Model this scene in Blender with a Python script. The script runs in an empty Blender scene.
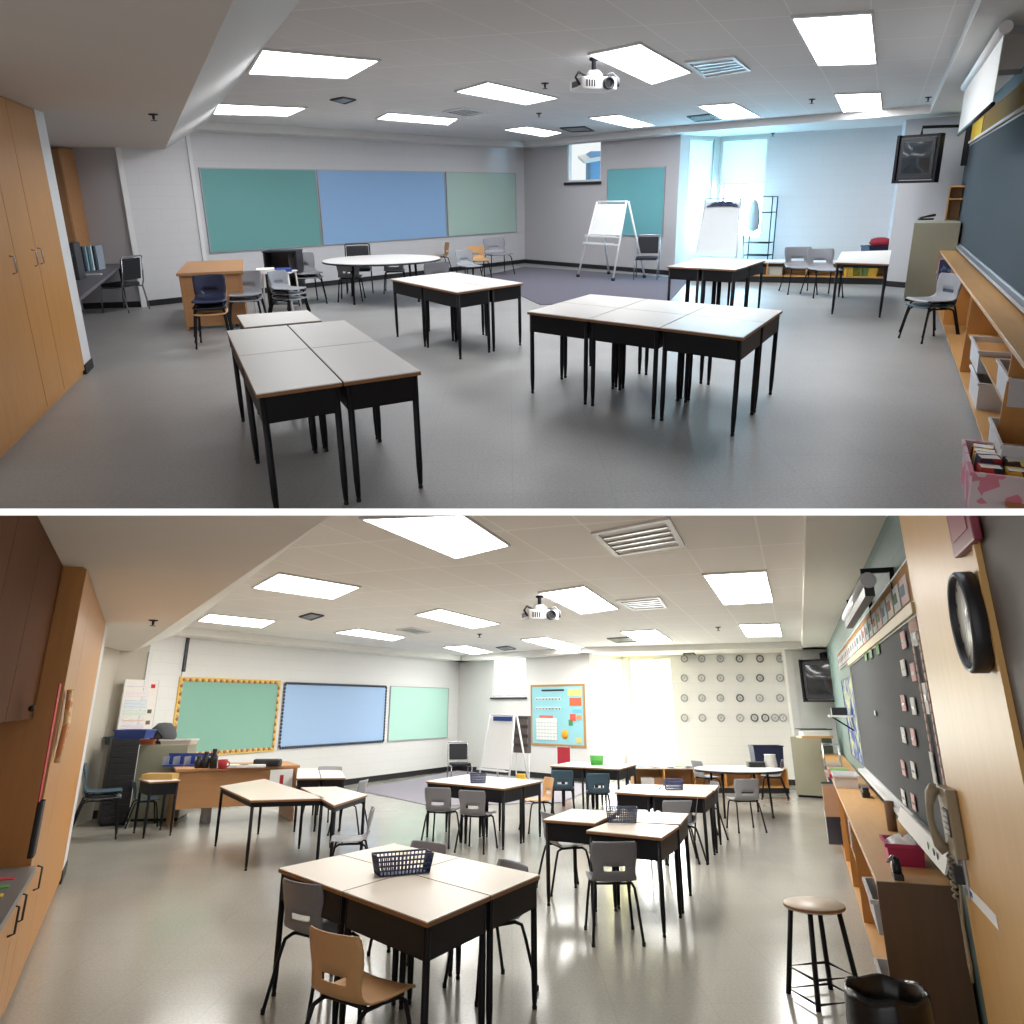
import bpy, bmesh, math, random
import numpy as np
from mathutils import Vector, Matrix

# ---------------------------------------------------------------- camera, world, exposure
FPX, CYP, EYE = 750.0, 440.0, 1.7          # focal length and optical axis row for a 1024 frame; eye height
H_UP, H_LO = 197.0, 705.0                  # eye level rows of the two rooms
P_UP, P_LO = math.atan((CYP - H_UP) / FPX), math.atan((CYP - H_LO) / FPX)
ROLL_UP = math.radians(-1.0)
scene = bpy.context.scene
cam_data = bpy.data.cameras.new('camera')
cam = bpy.data.objects.new('camera', cam_data)
scene.collection.objects.link(cam)
scene.camera = cam
cam_data.sensor_width = 36.0
cam_data.lens = FPX / 1024 * 36
cam_data.shift_y = (CYP - 512) / 1024
cam_data.clip_start = 0.05
cam_data.clip_end = 200
cam.location = (0, 0, EYE)
cam.rotation_euler = (math.pi / 2 - P_LO, 0, 0)
wd = bpy.data.worlds.new('world'); scene.world = wd
wd.use_nodes = True
wd.node_tree.nodes['Background'].inputs[0].default_value = (0.965, 0.985, 1.0, 1)
wd.node_tree.nodes['Background'].inputs[1].default_value = 1.06
scene.view_settings.view_transform = 'Standard'
scene.view_settings.look = 'None'
scene.view_settings.exposure = 0.0
scene.view_settings.gamma = 1.0
scene.view_settings.use_curve_mapping = False
scene.cycles.max_bounces = 8
scene.cycles.diffuse_bounces = 5
scene.cycles.sample_clamp_indirect = 6.0
PANEL_UP, PANEL_LO = 13.5, 15.0      # luminance of the ceiling light diffusers

# ---------------------------------------------------------------- two rooms: own level floors, own frames
PITCH = {'u': P_UP, 'l': P_LO}; ROLLS = {'u': ROLL_UP, 'l': 0.0}
R = 'u'
REG = {'u': [], 'l': []}
def setroom(r):
    global R
    R = r
def ray(x, y):
    d = ((x - 512) / FPX, 1.0, (CYP - y) / FPX); a = -ROLLS[R]
    d = (math.cos(a) * d[0] + math.sin(a) * d[2], d[1], -math.sin(a) * d[0] + math.cos(a) * d[2])
    c, s = math.cos(PITCH[R]), math.sin(PITCH[R])
    return Vector((d[0], c * d[1] + s * d[2], -s * d[1] + c * d[2]))
def proj(p):
    d = (p[0], p[1], p[2] - EYE); c, s = math.cos(PITCH[R]), math.sin(PITCH[R])
    d = (d[0], c * d[1] - s * d[2], s * d[1] + c * d[2]); a = ROLLS[R]
    d = (math.cos(a) * d[0] + math.sin(a) * d[2], d[1], -math.sin(a) * d[0] + math.cos(a) * d[2])
    return 512 + FPX * d[0] / d[1], CYP - FPX * d[2] / d[1]
def G(x, y, h=0.0):                      # point of the plane z = h seen there
    d = ray(x, y); t = (h - EYE) / d[2]
    return Vector((d[0] * t, d[1] * t, h))
def V(P, y):                             # height above the floor point P seen at row y
    lo, hi = 0.0, 6.0
    for _ in range(40):
        m = (lo + hi) / 2
        if proj((P[0], P[1], m))[1] > y: lo = m
        else: hi = m
    return lo
def u_at(w, x, z):                        # where along the wall frame a point of height z shows at column x
    lo, hi = -5.0, w.L + 5
    f = lambda u: proj(w.pt(u, 0, z))[0]
    lo = 0.0; hi = w.L; up = f(hi) > f(lo)
    for _ in range(40):
        m = (lo + hi) / 2
        if (f(m) < x) == up: lo = m
        else: hi = m
    return lo
def rot2(v, a): return Vector((v[0] * math.cos(a) - v[1] * math.sin(a), v[0] * math.sin(a) + v[1] * math.cos(a), 0))

class WF:                                # frame on an upright plane: u to the right, y into the wall, z up
    def __init__(s, P0, P1):
        s.p = Vector((P0[0], P0[1], 0)); q = Vector((P1[0], P1[1], 0))
        s.L = (q - s.p).length; s.u = (q - s.p).normalized(); s.n = Vector((-s.u[1], s.u[0], 0))
        s.M = Matrix(((s.u[0], s.n[0], 0, s.p[0]), (s.u[1], s.n[1], 0, s.p[1]), (0, 0, 1, 0), (0, 0, 0, 1)))
    def at(s, x, y, off=0.0):
        d = ray(x, y); c = Vector((0, 0, EYE)); o = s.p + s.n * off
        t = (o - c).dot(s.n) / d.dot(s.n); P = c + d * t
        return (P - s.p).dot(s.u), P[2]
    def rect(s, pts, off=0.0):           # px corners tl,tr,br,bl -> u0,u1,z0,z1
        q = [s.at(x, y, off) for x, y in pts]
        return (q[0][0] + q[3][0]) / 2, (q[1][0] + q[2][0]) / 2, (q[2][1] + q[3][1]) / 2, (q[0][1] + q[1][1]) / 2
    def pt(s, u, y=0, z=0): return s.p + s.u * u + s.n * y + Vector((0, 0, z))

# ---------------------------------------------------------------- materials
def lin(c):
    return tuple(((v / 255) / 12.92 if v / 255 <= .04045 else ((v / 255 + .055) / 1.055) ** 2.4) for v in c)
MATS = {}
def mat(name, rgb, rough=.5, metal=0.0, noise=.06, nscale=8.0, emit=None, spec=.5, kind=None, rgb2=None, coat=0.0):
    if name in MATS: return MATS[name]
    m = bpy.data.materials.new(name); m.use_nodes = True; nt = m.node_tree; b = nt.nodes['Principled BSDF']
    c = lin(rgb); b.inputs['Roughness'].default_value = rough; b.inputs['Metallic'].default_value = metal
    b.inputs['Specular IOR Level'].default_value = spec; b.inputs['Coat Weight'].default_value = coat
    tc = nt.nodes.new('ShaderNodeTexCoord'); N = nt.nodes.new; Lk = nt.links.new
    mp = N('ShaderNodeMapping'); Lk(tc.outputs['Object'], mp.inputs[0])
    c2 = lin(rgb2) if rgb2 else tuple(v * (1 - noise * 2) for v in c)
    mx = N('ShaderNodeMix'); mx.data_type = 'RGBA'
    mx.inputs['A'].default_value = (*c, 1); mx.inputs['B'].default_value = (*c2, 1)
    if kind == 'wood':
        mp.inputs['Scale'].default_value = (6, 6, .7)
        t = N('ShaderNodeTexNoise'); t.inputs['Scale'].default_value = nscale; t.inputs['Detail'].default_value = 4; t.inputs['Distortion'].default_value = .6
        Lk(mp.outputs[0], t.inputs[0]); Lk(t.outputs[0], mx.inputs['Factor'])
    elif kind == 'woodx':
        mp.inputs['Scale'].default_value = (.7, 6, 6)
        t = N('ShaderNodeTexNoise'); t.inputs['Scale'].default_value = nscale; t.inputs['Detail'].default_value = 4; t.inputs['Distortion'].default_value = .6
        Lk(mp.outputs[0], t.inputs[0]); Lk(t.outputs[0], mx.inputs['Factor'])
    elif kind == 'block':                # painted block wall: shallow joints
        sx = N('ShaderNodeSeparateXYZ'); cx = N('ShaderNodeCombineXYZ'); Lk(tc.outputs['Object'], sx.inputs[0])
        Lk(sx.outputs[0], cx.inputs[0]); Lk(sx.outputs[2], cx.inputs[1])
        t = N('ShaderNodeTexBrick'); t.inputs['Scale'].default_value = 1; t.inputs['Brick Width'].default_value = .55; t.inputs['Row Height'].default_value = .2
        t.inputs['Mortar Size'].default_value = .006; t.inputs['Mortar Smooth'].default_value = .6
        Lk(cx.outputs[0], t.inputs[0]); Lk(t.outputs['Fac'], mx.inputs['Factor'])
        bp = N('ShaderNodeBump'); bp.inputs['Strength'].default_value = .25; bp.inputs['Distance'].default_value = .01; bp.invert = True
        Lk(t.outputs['Fac'], bp.inputs['Height']); Lk(bp.outputs[0], b.inputs['Normal'])
    elif kind == 'floor':                # vinyl composition tiles with fine speckle
        t = N('ShaderNodeTexNoise'); t.inputs['Scale'].default_value = 55; t.inputs['Detail'].default_value = 3; t.inputs['Roughness'].default_value = .7
        Lk(tc.outputs['Object'], t.inputs[0])
        rmp = N('ShaderNodeMapRange'); rmp.inputs[1].default_value = .35; rmp.inputs[2].default_value = .65; Lk(t.outputs[0], rmp.inputs[0])
        Lk(rmp.outputs[0], mx.inputs['Factor'])
        t2 = N('ShaderNodeTexBrick'); t2.offset = 0; t2.inputs['Scale'].default_value = 1; t2.inputs['Brick Width'].default_value = .6; t2.inputs['Row Height'].default_value = .6
        t2.inputs['Mortar Size'].default_value = .003; t2.inputs['Color1'].default_value = (1, 1, 1, 1); t2.inputs['Color2'].default_value = (.955, .955, .955, 1); t2.inputs['Mortar'].default_value = (.86, .86, .86, 1)
        Lk(tc.outputs['Object'], t2.inputs[0])
        m2 = N('ShaderNodeMix'); m2.data_type = 'RGBA'; m2.blend_type = 'MULTIPLY'; m2.inputs['Factor'].default_value = 1
        Lk(mx.outputs['Result'], m2.inputs['A']); Lk(t2.outputs['Color'], m2.inputs['B'])
        t3 = N('ShaderNodeTexNoise'); t3.inputs['Scale'].default_value = 1.3; t3.inputs['Detail'].default_value = 5; Lk(tc.outputs['Object'], t3.inputs[0])
        r3 = N('ShaderNodeMapRange'); r3.inputs[3].default_value = max(.05, rough - .1); r3.inputs[4].default_value = rough + .12; Lk(t3.outputs[0], r3.inputs[0]); Lk(r3.outputs[0], b.inputs['Roughness'])
        Lk(m2.outputs['Result'], b.inputs['Base Color'])
        MATS[name] = m; return m
    elif kind == 'tile':                 # ceiling tiles in a T-bar grid, laid out through UV
        t = N('ShaderNodeTexBrick'); t.offset = 0; t.inputs['Scale'].default_value = 1; t.inputs['Brick Width'].default_value = 1; t.inputs['Row Height'].default_value = 1
        t.inputs['Mortar Size'].default_value = .012; t.inputs['Color1'].default_value = (*c, 1); t.inputs['Color2'].default_value = (*[v * .97 for v in c], 1); t.inputs['Mortar'].default_value = (*[min(1, v * 1.14) for v in c], 1)
        uv = N('ShaderNodeUVMap'); Lk(uv.outputs[0], t.inputs[0]); Lk(t.outputs['Color'], b.inputs['Base Color'])
        MATS[name] = m; return m
    elif kind == 'stripes':
        t = N('ShaderNodeTexWave'); t.bands_direction = 'Z'; t.inputs['Scale'].default_value = nscale; t.inputs['Distortion'].default_value = 6; t.inputs['Detail'].default_value = 3
        Lk(tc.outputs['Object'], t.inputs[0]); Lk(t.outputs['Fac'], mx.inputs['Factor'])
    elif kind == 'patch':                # printed matter: crisp patches of two colours
        t = N('ShaderNodeTexVoronoi'); t.inputs['Scale'].default_value = nscale
        Lk(tc.outputs['Object'], t.inputs[0])
        rr = N('ShaderNodeMath'); rr.operation = 'GREATER_THAN'; rr.inputs[1].default_value = .55
        sp = N('ShaderNodeSeparateColor'); Lk(t.outputs['Color'], sp.inputs[0]); Lk(sp.outputs[0], rr.inputs[0]); Lk(rr.outputs[0], mx.inputs['Factor'])
    else:
        t = N('ShaderNodeTexNoise'); t.inputs['Scale'].default_value = nscale; t.inputs['Detail'].default_value = 3
        Lk(tc.outputs['Object'], t.inputs[0]); Lk(t.outputs[0], mx.inputs['Factor'])
    Lk(mx.outputs['Result'], b.inputs['Base Color'])
    if emit:
        Lk(mx.outputs['Result'], b.inputs['Emission Color']); b.inputs['Emission Strength'].default_value = emit
    MATS[name] = m; return m
def glass_mat(name, tint, rough=.02, clear=.9):
    if name in MATS: return MATS[name]
    m = bpy.data.materials.new(name); m.use_nodes = True; nt = m.node_tree; nt.nodes.clear(); N = nt.nodes.new
    o = N('ShaderNodeOutputMaterial'); t = N('ShaderNodeBsdfTransparent'); g = N('ShaderNodeBsdfGlossy'); x = N('ShaderNodeMixShader')
    t.inputs[0].default_value = (*lin(tint), 1); g.inputs['Roughness'].default_value = rough; x.inputs[0].default_value = 1 - clear
    nt.links.new(t.outputs[0], x.inputs[1]); nt.links.new(g.outputs[0], x.inputs[2]); nt.links.new(x.outputs[0], o.inputs[0])
    MATS[name] = m; return m
def shade_mat(name, rgb, k=.6):
    m = bpy.data.materials.new(name); m.use_nodes = True; nt = m.node_tree; nt.nodes.clear(); N = nt.nodes.new
    o = N('ShaderNodeOutputMaterial'); t = N('ShaderNodeBsdfTranslucent'); g = N('ShaderNodeBsdfDiffuse'); x = N('ShaderNodeMixShader')
    wv = N('ShaderNodeTexWave'); wv.inputs['Scale'].default_value = 60; rp = N('ShaderNodeMix'); rp.data_type = 'RGBA'
    rp.inputs['A'].default_value = (*lin(rgb), 1); rp.inputs['B'].default_value = (*[v * .94 for v in lin(rgb)], 1); nt.links.new(wv.outputs['Fac'], rp.inputs['Factor'])
    x.inputs[0].default_value = 1 - k
    nt.links.new(rp.outputs['Result'], t.inputs[0]); nt.links.new(rp.outputs['Result'], g.inputs[0])
    nt.links.new(t.outputs[0], x.inputs[1]); nt.links.new(g.outputs[0], x.inputs[2]); nt.links.new(x.outputs[0], o.inputs[0])
    MATS[name] = m; return m

# ---------------------------------------------------------------- mesh builder
class MB:
    def __init__(s): s.v = []; s.f = []; s.m = []; s.sm = []; s.uv = None
    def add(s, vs, fs, mi=0, smooth=False):
        b = len(s.v); s.v += [tuple(p) for p in vs]
        for f in fs: s.f.append(tuple(b + i for i in f)); s.m.append(mi); s.sm.append(smooth)
        return s
    def box(s, x0, x1, y0, y1, z0, z1, mi=0):
        x0, x1 = min(x0, x1), max(x0, x1); y0, y1 = min(y0, y1), max(y0, y1); z0, z1 = min(z0, z1), max(z0, z1)
        return s.add([(x0, y0, z0), (x1, y0, z0), (x1, y1, z0), (x0, y1, z0), (x0, y0, z1), (x1, y0, z1), (x1, y1, z1), (x0, y1, z1)],
                     [(0, 3, 2, 1), (4, 5, 6, 7), (0, 1, 5, 4), (1, 2, 6, 5), (2, 3, 7, 6), (3, 0, 4, 7)], mi)
    def rbox(s, x0, x1, y0, y1, z0, z1, r=.01, mi=0):     # box with rounded upright edges
        pts = []
        for cx, cy, a0 in ((x1 - r, y1 - r, 0), (x0 + r, y1 - r, 90), (x0 + r, y0 + r, 180), (x1 - r, y0 + r, 270)):
            for k in range(4):
                a = math.radians(a0 + k * 30); pts.append((cx + r * math.cos(a), cy + r * math.sin(a)))
        return s.prism(pts, z0, z1, mi)
    def prism(s, poly, z0, z1, mi=0, smooth=False):
        n = len(poly)
        ar = sum(poly[i][0] * poly[(i + 1) % n][1] - poly[(i + 1) % n][0] * poly[i][1] for i in range(n))
        if ar < 0: poly = list(reversed(poly))
        vs = [(p[0], p[1], z0) for p in poly] + [(p[0], p[1], z1) for p in poly]
        s.add(vs, [tuple(range(n - 1, -1, -1)), tuple(range(n, 2 * n))], mi)
        b = len(s.v) - 2 * n
        for i in range(n):
            j = (i + 1) % n; s.f.append((b + i, b + j, b + n + j, b + n + i)); s.m.append(mi); s.sm.append(smooth)
        return s
    def ring(s, c, ax, r, n):
        ax = ax.normalized(); t = Vector((0, 0, 1)) if abs(ax.z) < .9 else Vector((1, 0, 0)); a = ax.cross(t).normalized(); b = ax.cross(a)
        return [c + a * (r * math.cos(2 * math.pi * k / n)) + b * (r * math.sin(2 * math.pi * k / n)) for k in range(n)]
    def tube(s, path, r, mi=0, n=8, closed=False):
        P = [Vector(p) for p in path]; m = len(P); rs = r if isinstance(r, (list, tuple)) else [r] * m
        vs = []; pa = None
        for i in range(m):
            if closed: d = P[(i + 1) % m] - P[i - 1]
            else: d = P[min(i + 1, m - 1)] - P[max(i - 1, 0)]
            d.normalize()
            if pa is None:
                t = Vector((0, 0, 1)) if abs(d.z) < .9 else Vector((1, 0, 0)); pa = d.cross(t).normalized()
            else:
                pa = (pa - d * pa.dot(d)).normalized()
            pb = d.cross(pa)
            vs += [P[i] + pa * (rs[i] * math.cos(2 * math.pi * k / n)) + pb * (rs[i] * math.sin(2 * math.pi * k / n)) for k in range(n)]
        fs = []
        for i in range(m if closed else m - 1):
            j = (i + 1) % m
            for k in range(n): fs.append((i * n + k, i * n + (k + 1) % n, j * n + (k + 1) % n, j * n + k))
        s.add(vs, fs, mi, True)
        if not closed:
            b = len(s.v) - len(vs); s.f.append(tuple(b + k for k in range(n - 1, -1, -1))); s.m.append(mi); s.sm.append(False)
            s.f.append(tuple(b + (m - 1) * n + k for k in range(n))); s.m.append(mi); s.sm.append(False)
        return s
    def lathe(s, prof, c=(0, 0, 0), n=24, mi=0, axis='z'):
        vs = []
        for r, z in prof:
            for k in range(n):
                a = 2 * math.pi * k / n; p = (r * math.cos(a), r * math.sin(a), z)
                if axis == 'y': p = (p[0], p[2], p[1])
                if axis == 'x': p = (p[2], p[0], p[1])
                vs.append((p[0] + c[0], p[1] + c[1], p[2] + c[2]))
        fs = []; m = len(prof)
        for i in range(m - 1):
            for k in range(n): fs.append((i * n + k, i * n + (k + 1) % n, (i + 1) * n + (k + 1) % n, (i + 1) * n + k))
        s.add(vs, fs, mi, True); b = len(s.v) - len(vs)
        if prof[0][0] > 1e-5: s.f.append(tuple(b + k for k in range(n - 1, -1, -1))); s.m.append(mi); s.sm.append(False)
        if prof[-1][0] > 1e-5: s.f.append(tuple(b + (m - 1) * n + k for k in range(n))); s.m.append(mi); s.sm.append(False)
        return s
    def grid(s, P, mi=0, skip=None, smooth=True):          # P[i][j] points
        a, b = len(P), len(P[0]); vs = [p for row in P for p in row]; fs = []
        for i in range(a - 1):
            for j in range(b - 1):
                if skip and skip(i, j): continue
                fs.append((i * b + j, i * b + j + 1, (i + 1) * b + j + 1, (i + 1) * b + j))
        return s.add(vs, fs, mi, smooth)
    def build(s, name, mats, parent=None, M=None, bevel=0, solid=0):
        me = bpy.data.meshes.new(name); me.from_pydata(s.v, [], s.f)
        for m in (mats if isinstance(mats, (list, tuple)) else [mats]): me.materials.append(m)
        for p, mi, sm in zip(me.polygons, s.m, s.sm): p.material_index = mi; p.use_smooth = sm
        me.validate(); bm = bmesh.new(); bm.from_mesh(me)
        if not solid: bmesh.ops.recalc_face_normals(bm, faces=bm.faces)
        bm.to_mesh(me); bm.free()
        if s.uv:
            ul = me.uv_layers.new(name='UVMap')
            for lp in me.loops: ul.data[lp.index].uv = s.uv(me.vertices[lp.vertex_index].co)
        o = bpy.data.objects.new(name, me); scene.collection.objects.link(o)
        if M is not None: o.matrix_basis = M
        if parent is not None: o.parent = parent
        else: REG[R].append(o)
        if solid:
            md = o.modifiers.new('solid', 'SOLIDIFY'); md.thickness = solid; md.offset = 0
        if bevel:
            md = o.modifiers.new('bevel', 'BEVEL'); md.width = bevel; md.segments = 2; md.limit_method = 'ANGLE'
        return o
def thing(name, label, cat, loc=(0, 0, 0), rz=0.0, group=None, M=None):
    o = bpy.data.objects.new(name, None); scene.collection.objects.link(o); o.empty_display_size = .1
    if M is not None: o.matrix_basis = M
    else: o.location = loc; o.rotation_euler = (0, 0, rz)
    tag(o, label, cat, group); REG[R].append(o); return o
def tag(o, label, cat, group=None, kind=None):
    o['label'] = label; o['category'] = cat
    if group: o['group'] = group
    if kind: o['kind'] = kind
    return o
def struct(o): o['kind'] = 'structure'; return o
def dup(root, label, loc=None, rz=0.0, group=None, M=None, z=0):
    def cp(o, par):
        c = o.copy(); scene.collection.objects.link(c)
        if par is not None: c.parent = par
        for ch in o.children: cp(ch, c)
        return c
    r = cp(root, None); REG[R].append(r)
    if M is not None: r.matrix_basis = M
    elif loc is not None: r.location = loc; r.rotation_euler = (0, 0, rz)
    r['label'] = label
    if group: r['group'] = group
    return r
def place(root, loc, rz): root.location = loc; root.rotation_euler = (0, 0, rz)
def drop(root):                           # removes a prototype that was only copied
    for r in REG.values():
        if root in r: r.remove(root)
    for ch in list(root.children): bpy.data.objects.remove(ch)
    bpy.data.objects.remove(root)
def local(P, rz=0.0): return Matrix.Translation(Vector(P)) @ Matrix.Rotation(rz, 4, 'Z')

# shared materials
M = {}
def defm(k, *a, **kw): M[k] = mat(k, *a, **kw)
defm('black_metal', (19, 20, 26), .5, 0, .1, spec=.25)
defm('chrome', (170, 172, 175), .25, .9)
defm('dark_plastic', (30, 31, 36), .4)
defm('white_plastic', (225, 225, 226), .4, noise=.02)
defm('laminate', (230, 225, 219), .38, noise=.03, nscale=60)
defm('laminate_warm', (222, 210, 196), .33, noise=.03, nscale=60)
defm('edge_brown', (140, 98, 62), .5)
defm('maple', (200, 144, 78), .42, kind='wood', rgb2=(182, 126, 62), nscale=3)
defm('maple_x', (200, 158, 104), .42, kind='woodx', rgb2=(180, 131, 74), nscale=3)
defm('oak', (190, 142, 96), .5, kind='woodx', rgb2=(170, 122, 80), nscale=3)
defm('cork', (186, 143, 92), .9, nscale=80, noise=.12)
defm('grey_shell', (128, 128, 134), .42, noise=.03)
defm('light_shell', (150, 152, 158), .42, noise=.03)
defm('navy_shell', (34, 42, 72), .42, noise=.03)
defm('teal_shell', (58, 84, 100), .42, noise=.03)
defm('tan_shell', (196, 150, 100), .45, noise=.04)
defm('black_vinyl', (28, 28, 36), .6, noise=.1)
defm('paper', (232, 232, 230), .8, noise=.02)
defm('steel_frame', (60, 60, 66), .35, .6)
defm('red', (176, 36, 52), .5)
defm('pink', (196, 60, 110), .5)
defm('blue_box', (40, 66, 140), .5)
defm('navy_box', (28, 36, 70), .5)
defm('green', (90, 176, 84), .5)
defm('yellow', (232, 190, 60), .6)
defm('beige_metal', (150, 148, 128), .45, noise=.02)
defm('screen_glass', (34, 40, 46), .12, noise=.05, coat=.5)
defm('tray_metal', (176, 178, 182), .35, .5)
defm('rubber', (20, 20, 20), .8)
M['clear_plastic'] = glass_mat('clear_plastic', (228, 232, 236), .25, .45)
M['glass'] = glass_mat('glass', (252, 254, 254), .02, .96)
M['mesh_blue'] = mat('mesh_blue', (70, 84, 122), .5)

# ---------------------------------------------------------------- furniture makers (origin on the floor)
def leg_mesh(x, y, z1, r0=.019, r1=.014, gap=.03):
    mb = MB(); mb.tube([(x, y, z1), (x, y, gap + .12), (x, y, gap)], [r0, r0, r1], n=10); return mb
def nm(fun, x0, step, it=400):
    n = len(x0); S = [np.array(x0, float)]
    for i in range(n):
        z = S[0].copy(); z[i] += step[i]; S.append(z)
    Fv = [fun(q) for q in S]
    for _ in range(it):
        o = np.argsort(Fv); S = [S[i] for i in o]; Fv = [Fv[i] for i in o]
        if Fv[-1] - Fv[0] < 1e-6: break
        c = np.mean(S[:-1], 0); r = 2 * c - S[-1]; fr = fun(r)
        if fr < Fv[0]:
            e = 3 * c - 2 * S[-1]; fe = fun(e)
            if fe < fr: S[-1], Fv[-1] = e, fe
            else: S[-1], Fv[-1] = r, fr
        elif fr < Fv[-2]: S[-1], Fv[-1] = r, fr
        else:
            q = .5 * (c + S[-1]); fq = fun(q)
            if fq < Fv[-1]: S[-1], Fv[-1] = q, fq
            else:
                for i in range(1, n + 1): S[i] = S[0] + .5 * (S[i] - S[0]); Fv[i] = fun(S[i])
    return S[int(np.argmin(Fv))]
def fit_rect(px, h=.70, feet=()):         # the rectangle at height h whose corners look like px
    Q = [G(x, y, h) for x, y in px]; c = sum(Q, Vector()) / 4; e = Q[1] - Q[0]
    def err(v):
        s = 0; C = []
        ca, sa = math.cos(v[2]), math.sin(v[2])
        for sx, sy in ((-1, -1), (1, -1), (1, 1), (-1, 1)):
            C.append((v[0] + ca * sx * v[3] / 2 - sa * sy * v[4] / 2, v[1] + sa * sx * v[3] / 2 + ca * sy * v[4] / 2))
        for (X, Y), (x, y) in zip(C, px):
            u, w = proj((X, Y, h)); s += (u - x) ** 2 + (w - y) ** 2
        for i, x, y in feet:
            u, w = proj((C[i][0], C[i][1], 0)); s += .5 * ((u - x) ** 2 + (w - y) ** 2)
        return s
    hh = (Q[2] - Q[1]).length; cross = e.cross(Q[2] - Q[1]).z
    return nm(err, [c[0], c[1], math.atan2(e[1], e[0]), e.length, hh if cross > 0 else -hh], [.1, .1, .2, .1, .1])
def quad_desk(C, label, group, top, hz, box):
    c = sum(C, Vector((0, 0, 0))) / 4; e = C[1] - C[0]; a = math.atan2(e[1], e[0])
    L = [rot2((p - c), -a) for p in C]
    def ins(k):                           # the outline moved inwards by k
        out = []
        for i in range(4):
            p, q, r = L[i - 1], L[i], L[(i + 1) % 4]; u = (p - q).normalized(); v = (r - q).normalized(); s_ = abs(u.cross(v).z)
            out.append(q + (u + v) * (k / max(s_, .3)))
        return out
    t = thing('school_desk', label, 'desk', (c[0], c[1], 0), a, group)
    P = [p[:2] for p in ins(.006)]
    MB().prism(P, hz - .006, hz).build('table_top', M[top], t); MB().prism([p[:2] for p in ins(.004)], hz - .026, hz - .006).build('edge_band', M['edge_brown'], t, bevel=.003)
    O, I = ins(.022), ins(.03)
    if box:
        mb = MB(); z0, z1 = hz - .026 - box, hz - .026; mb.prism([p[:2] for p in O], z0, z0 + .006)
        for i in range(4): mb.prism([O[i][:2], O[(i + 1) % 4][:2], I[(i + 1) % 4][:2], I[i][:2]], z0, z1)
        mb.build('book_box', M['black_metal'], t)
    for p in ins(.038):
        lg = leg_mesh(p[0], p[1], hz - .026).build('leg', M['black_metal'], t)
        MB().lathe([(.013, 0), (.015, .008), (.011, .03)], (p[0], p[1], 0), 10).build('foot_glide', M['rubber'], lg)
    return t
def desk_block(px, nx, ny, labels, group, feet=(), top='laminate', box=.15, hz=.70, mix=.5):
    cx, cy, a, w, h = fit_rect(px, hz, feet); Q = [G(x, y, hz) for x, y in px]; K = []
    for i, (sx, sy) in enumerate(((-1, -1), (1, -1), (1, 1), (-1, 1))):
        r = Vector((cx, cy, 0)) + rot2((sx * w / 2, sy * h / 2), a); q = Vector((Q[i][0], Q[i][1], 0)); K.append(r.lerp(q, mix))
    def at(u, v): return K[0].lerp(K[1], u).lerp(K[3].lerp(K[2], u), v)
    out = []
    for j in range(ny):
        for i in range(nx):
            C = [at(i / nx, j / ny), at((i + 1) / nx, j / ny), at((i + 1) / nx, (j + 1) / ny), at(i / nx, (j + 1) / ny)]
            out.append(quad_desk(C, labels[len(out)], group, top, hz, box))
    return out, (cx, cy, a, w, h)

def make_chair(shell='grey_shell', sc=1.0, legm='black_metal', h=.70):
    t = thing('school_chair', 'chair', 'chair')
    prof = [(.205, .395, .175), (.19, .408, .18), (.10, .402, .185), (0, .398, .185), (-.10, .402, .18), (-.145, .42, .175), (-.165, .455, .168),
            (-.175, .485, .165), (-.18, .52, .168), (-.19, .57, .178), (-.205, .63, .182), (-.218, .68, .178), (-.222, .695, .165)]
    P = []; NU = 12
    for i, (y, z, hw) in enumerate(prof):
        row = []
        for j in range(NU + 1):
            u = j / NU * 2 - 1; b = max(0, (i - 4)) / 8
            row.append((hw * u * sc, (y + .035 * u * u * min(1, b * 1.4)) * sc, z * h / .70 + (.012 * abs(u) ** 3 if i < 6 else 0)))
        P.append(row)
    MB().grid(P, skip=lambda i, j: i == 7 and 3 <= j <= 8).build('seat_shell', M[shell], t, solid=.007)
    k = h / .70
    for sx in (-1, 1):
        MB().tube([(sx * .14 * sc, .02, .385 * k), (sx * .145 * sc, .12 * sc, .383 * k), (sx * .155 * sc, .155 * sc, .36 * k), (sx * .165 * sc, .175 * sc, .28 * k), (sx * .19 * sc, .215 * sc, .012)], .011).build('leg', M[legm], t)
        MB().tube([(sx * .14 * sc, .02, .385 * k), (sx * .145 * sc, -.10 * sc, .385 * k), (sx * .155 * sc, -.145 * sc, .365 * k), (sx * .165 * sc, -.17 * sc, .28 * k), (sx * .19 * sc, -.235 * sc, .012)], .011).build('leg', M[legm], t)
        for fy in (.215, -.235):
            MB().lathe([(.013, 0), (.014, .02), (.012, .03)], (sx * .19 * sc, fy * sc, 0), 10).build('glide', M['rubber'], t)
    mb = MB(); mb.tube([(-.14 * sc, .09, .383 * k), (.14 * sc, .09, .383 * k)], .009); mb.tube([(-.14 * sc, -.08, .385 * k), (.14 * sc, -.08, .385 * k)], .009)
    mb.build('seat_frame', M[legm], t)
    return t
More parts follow.
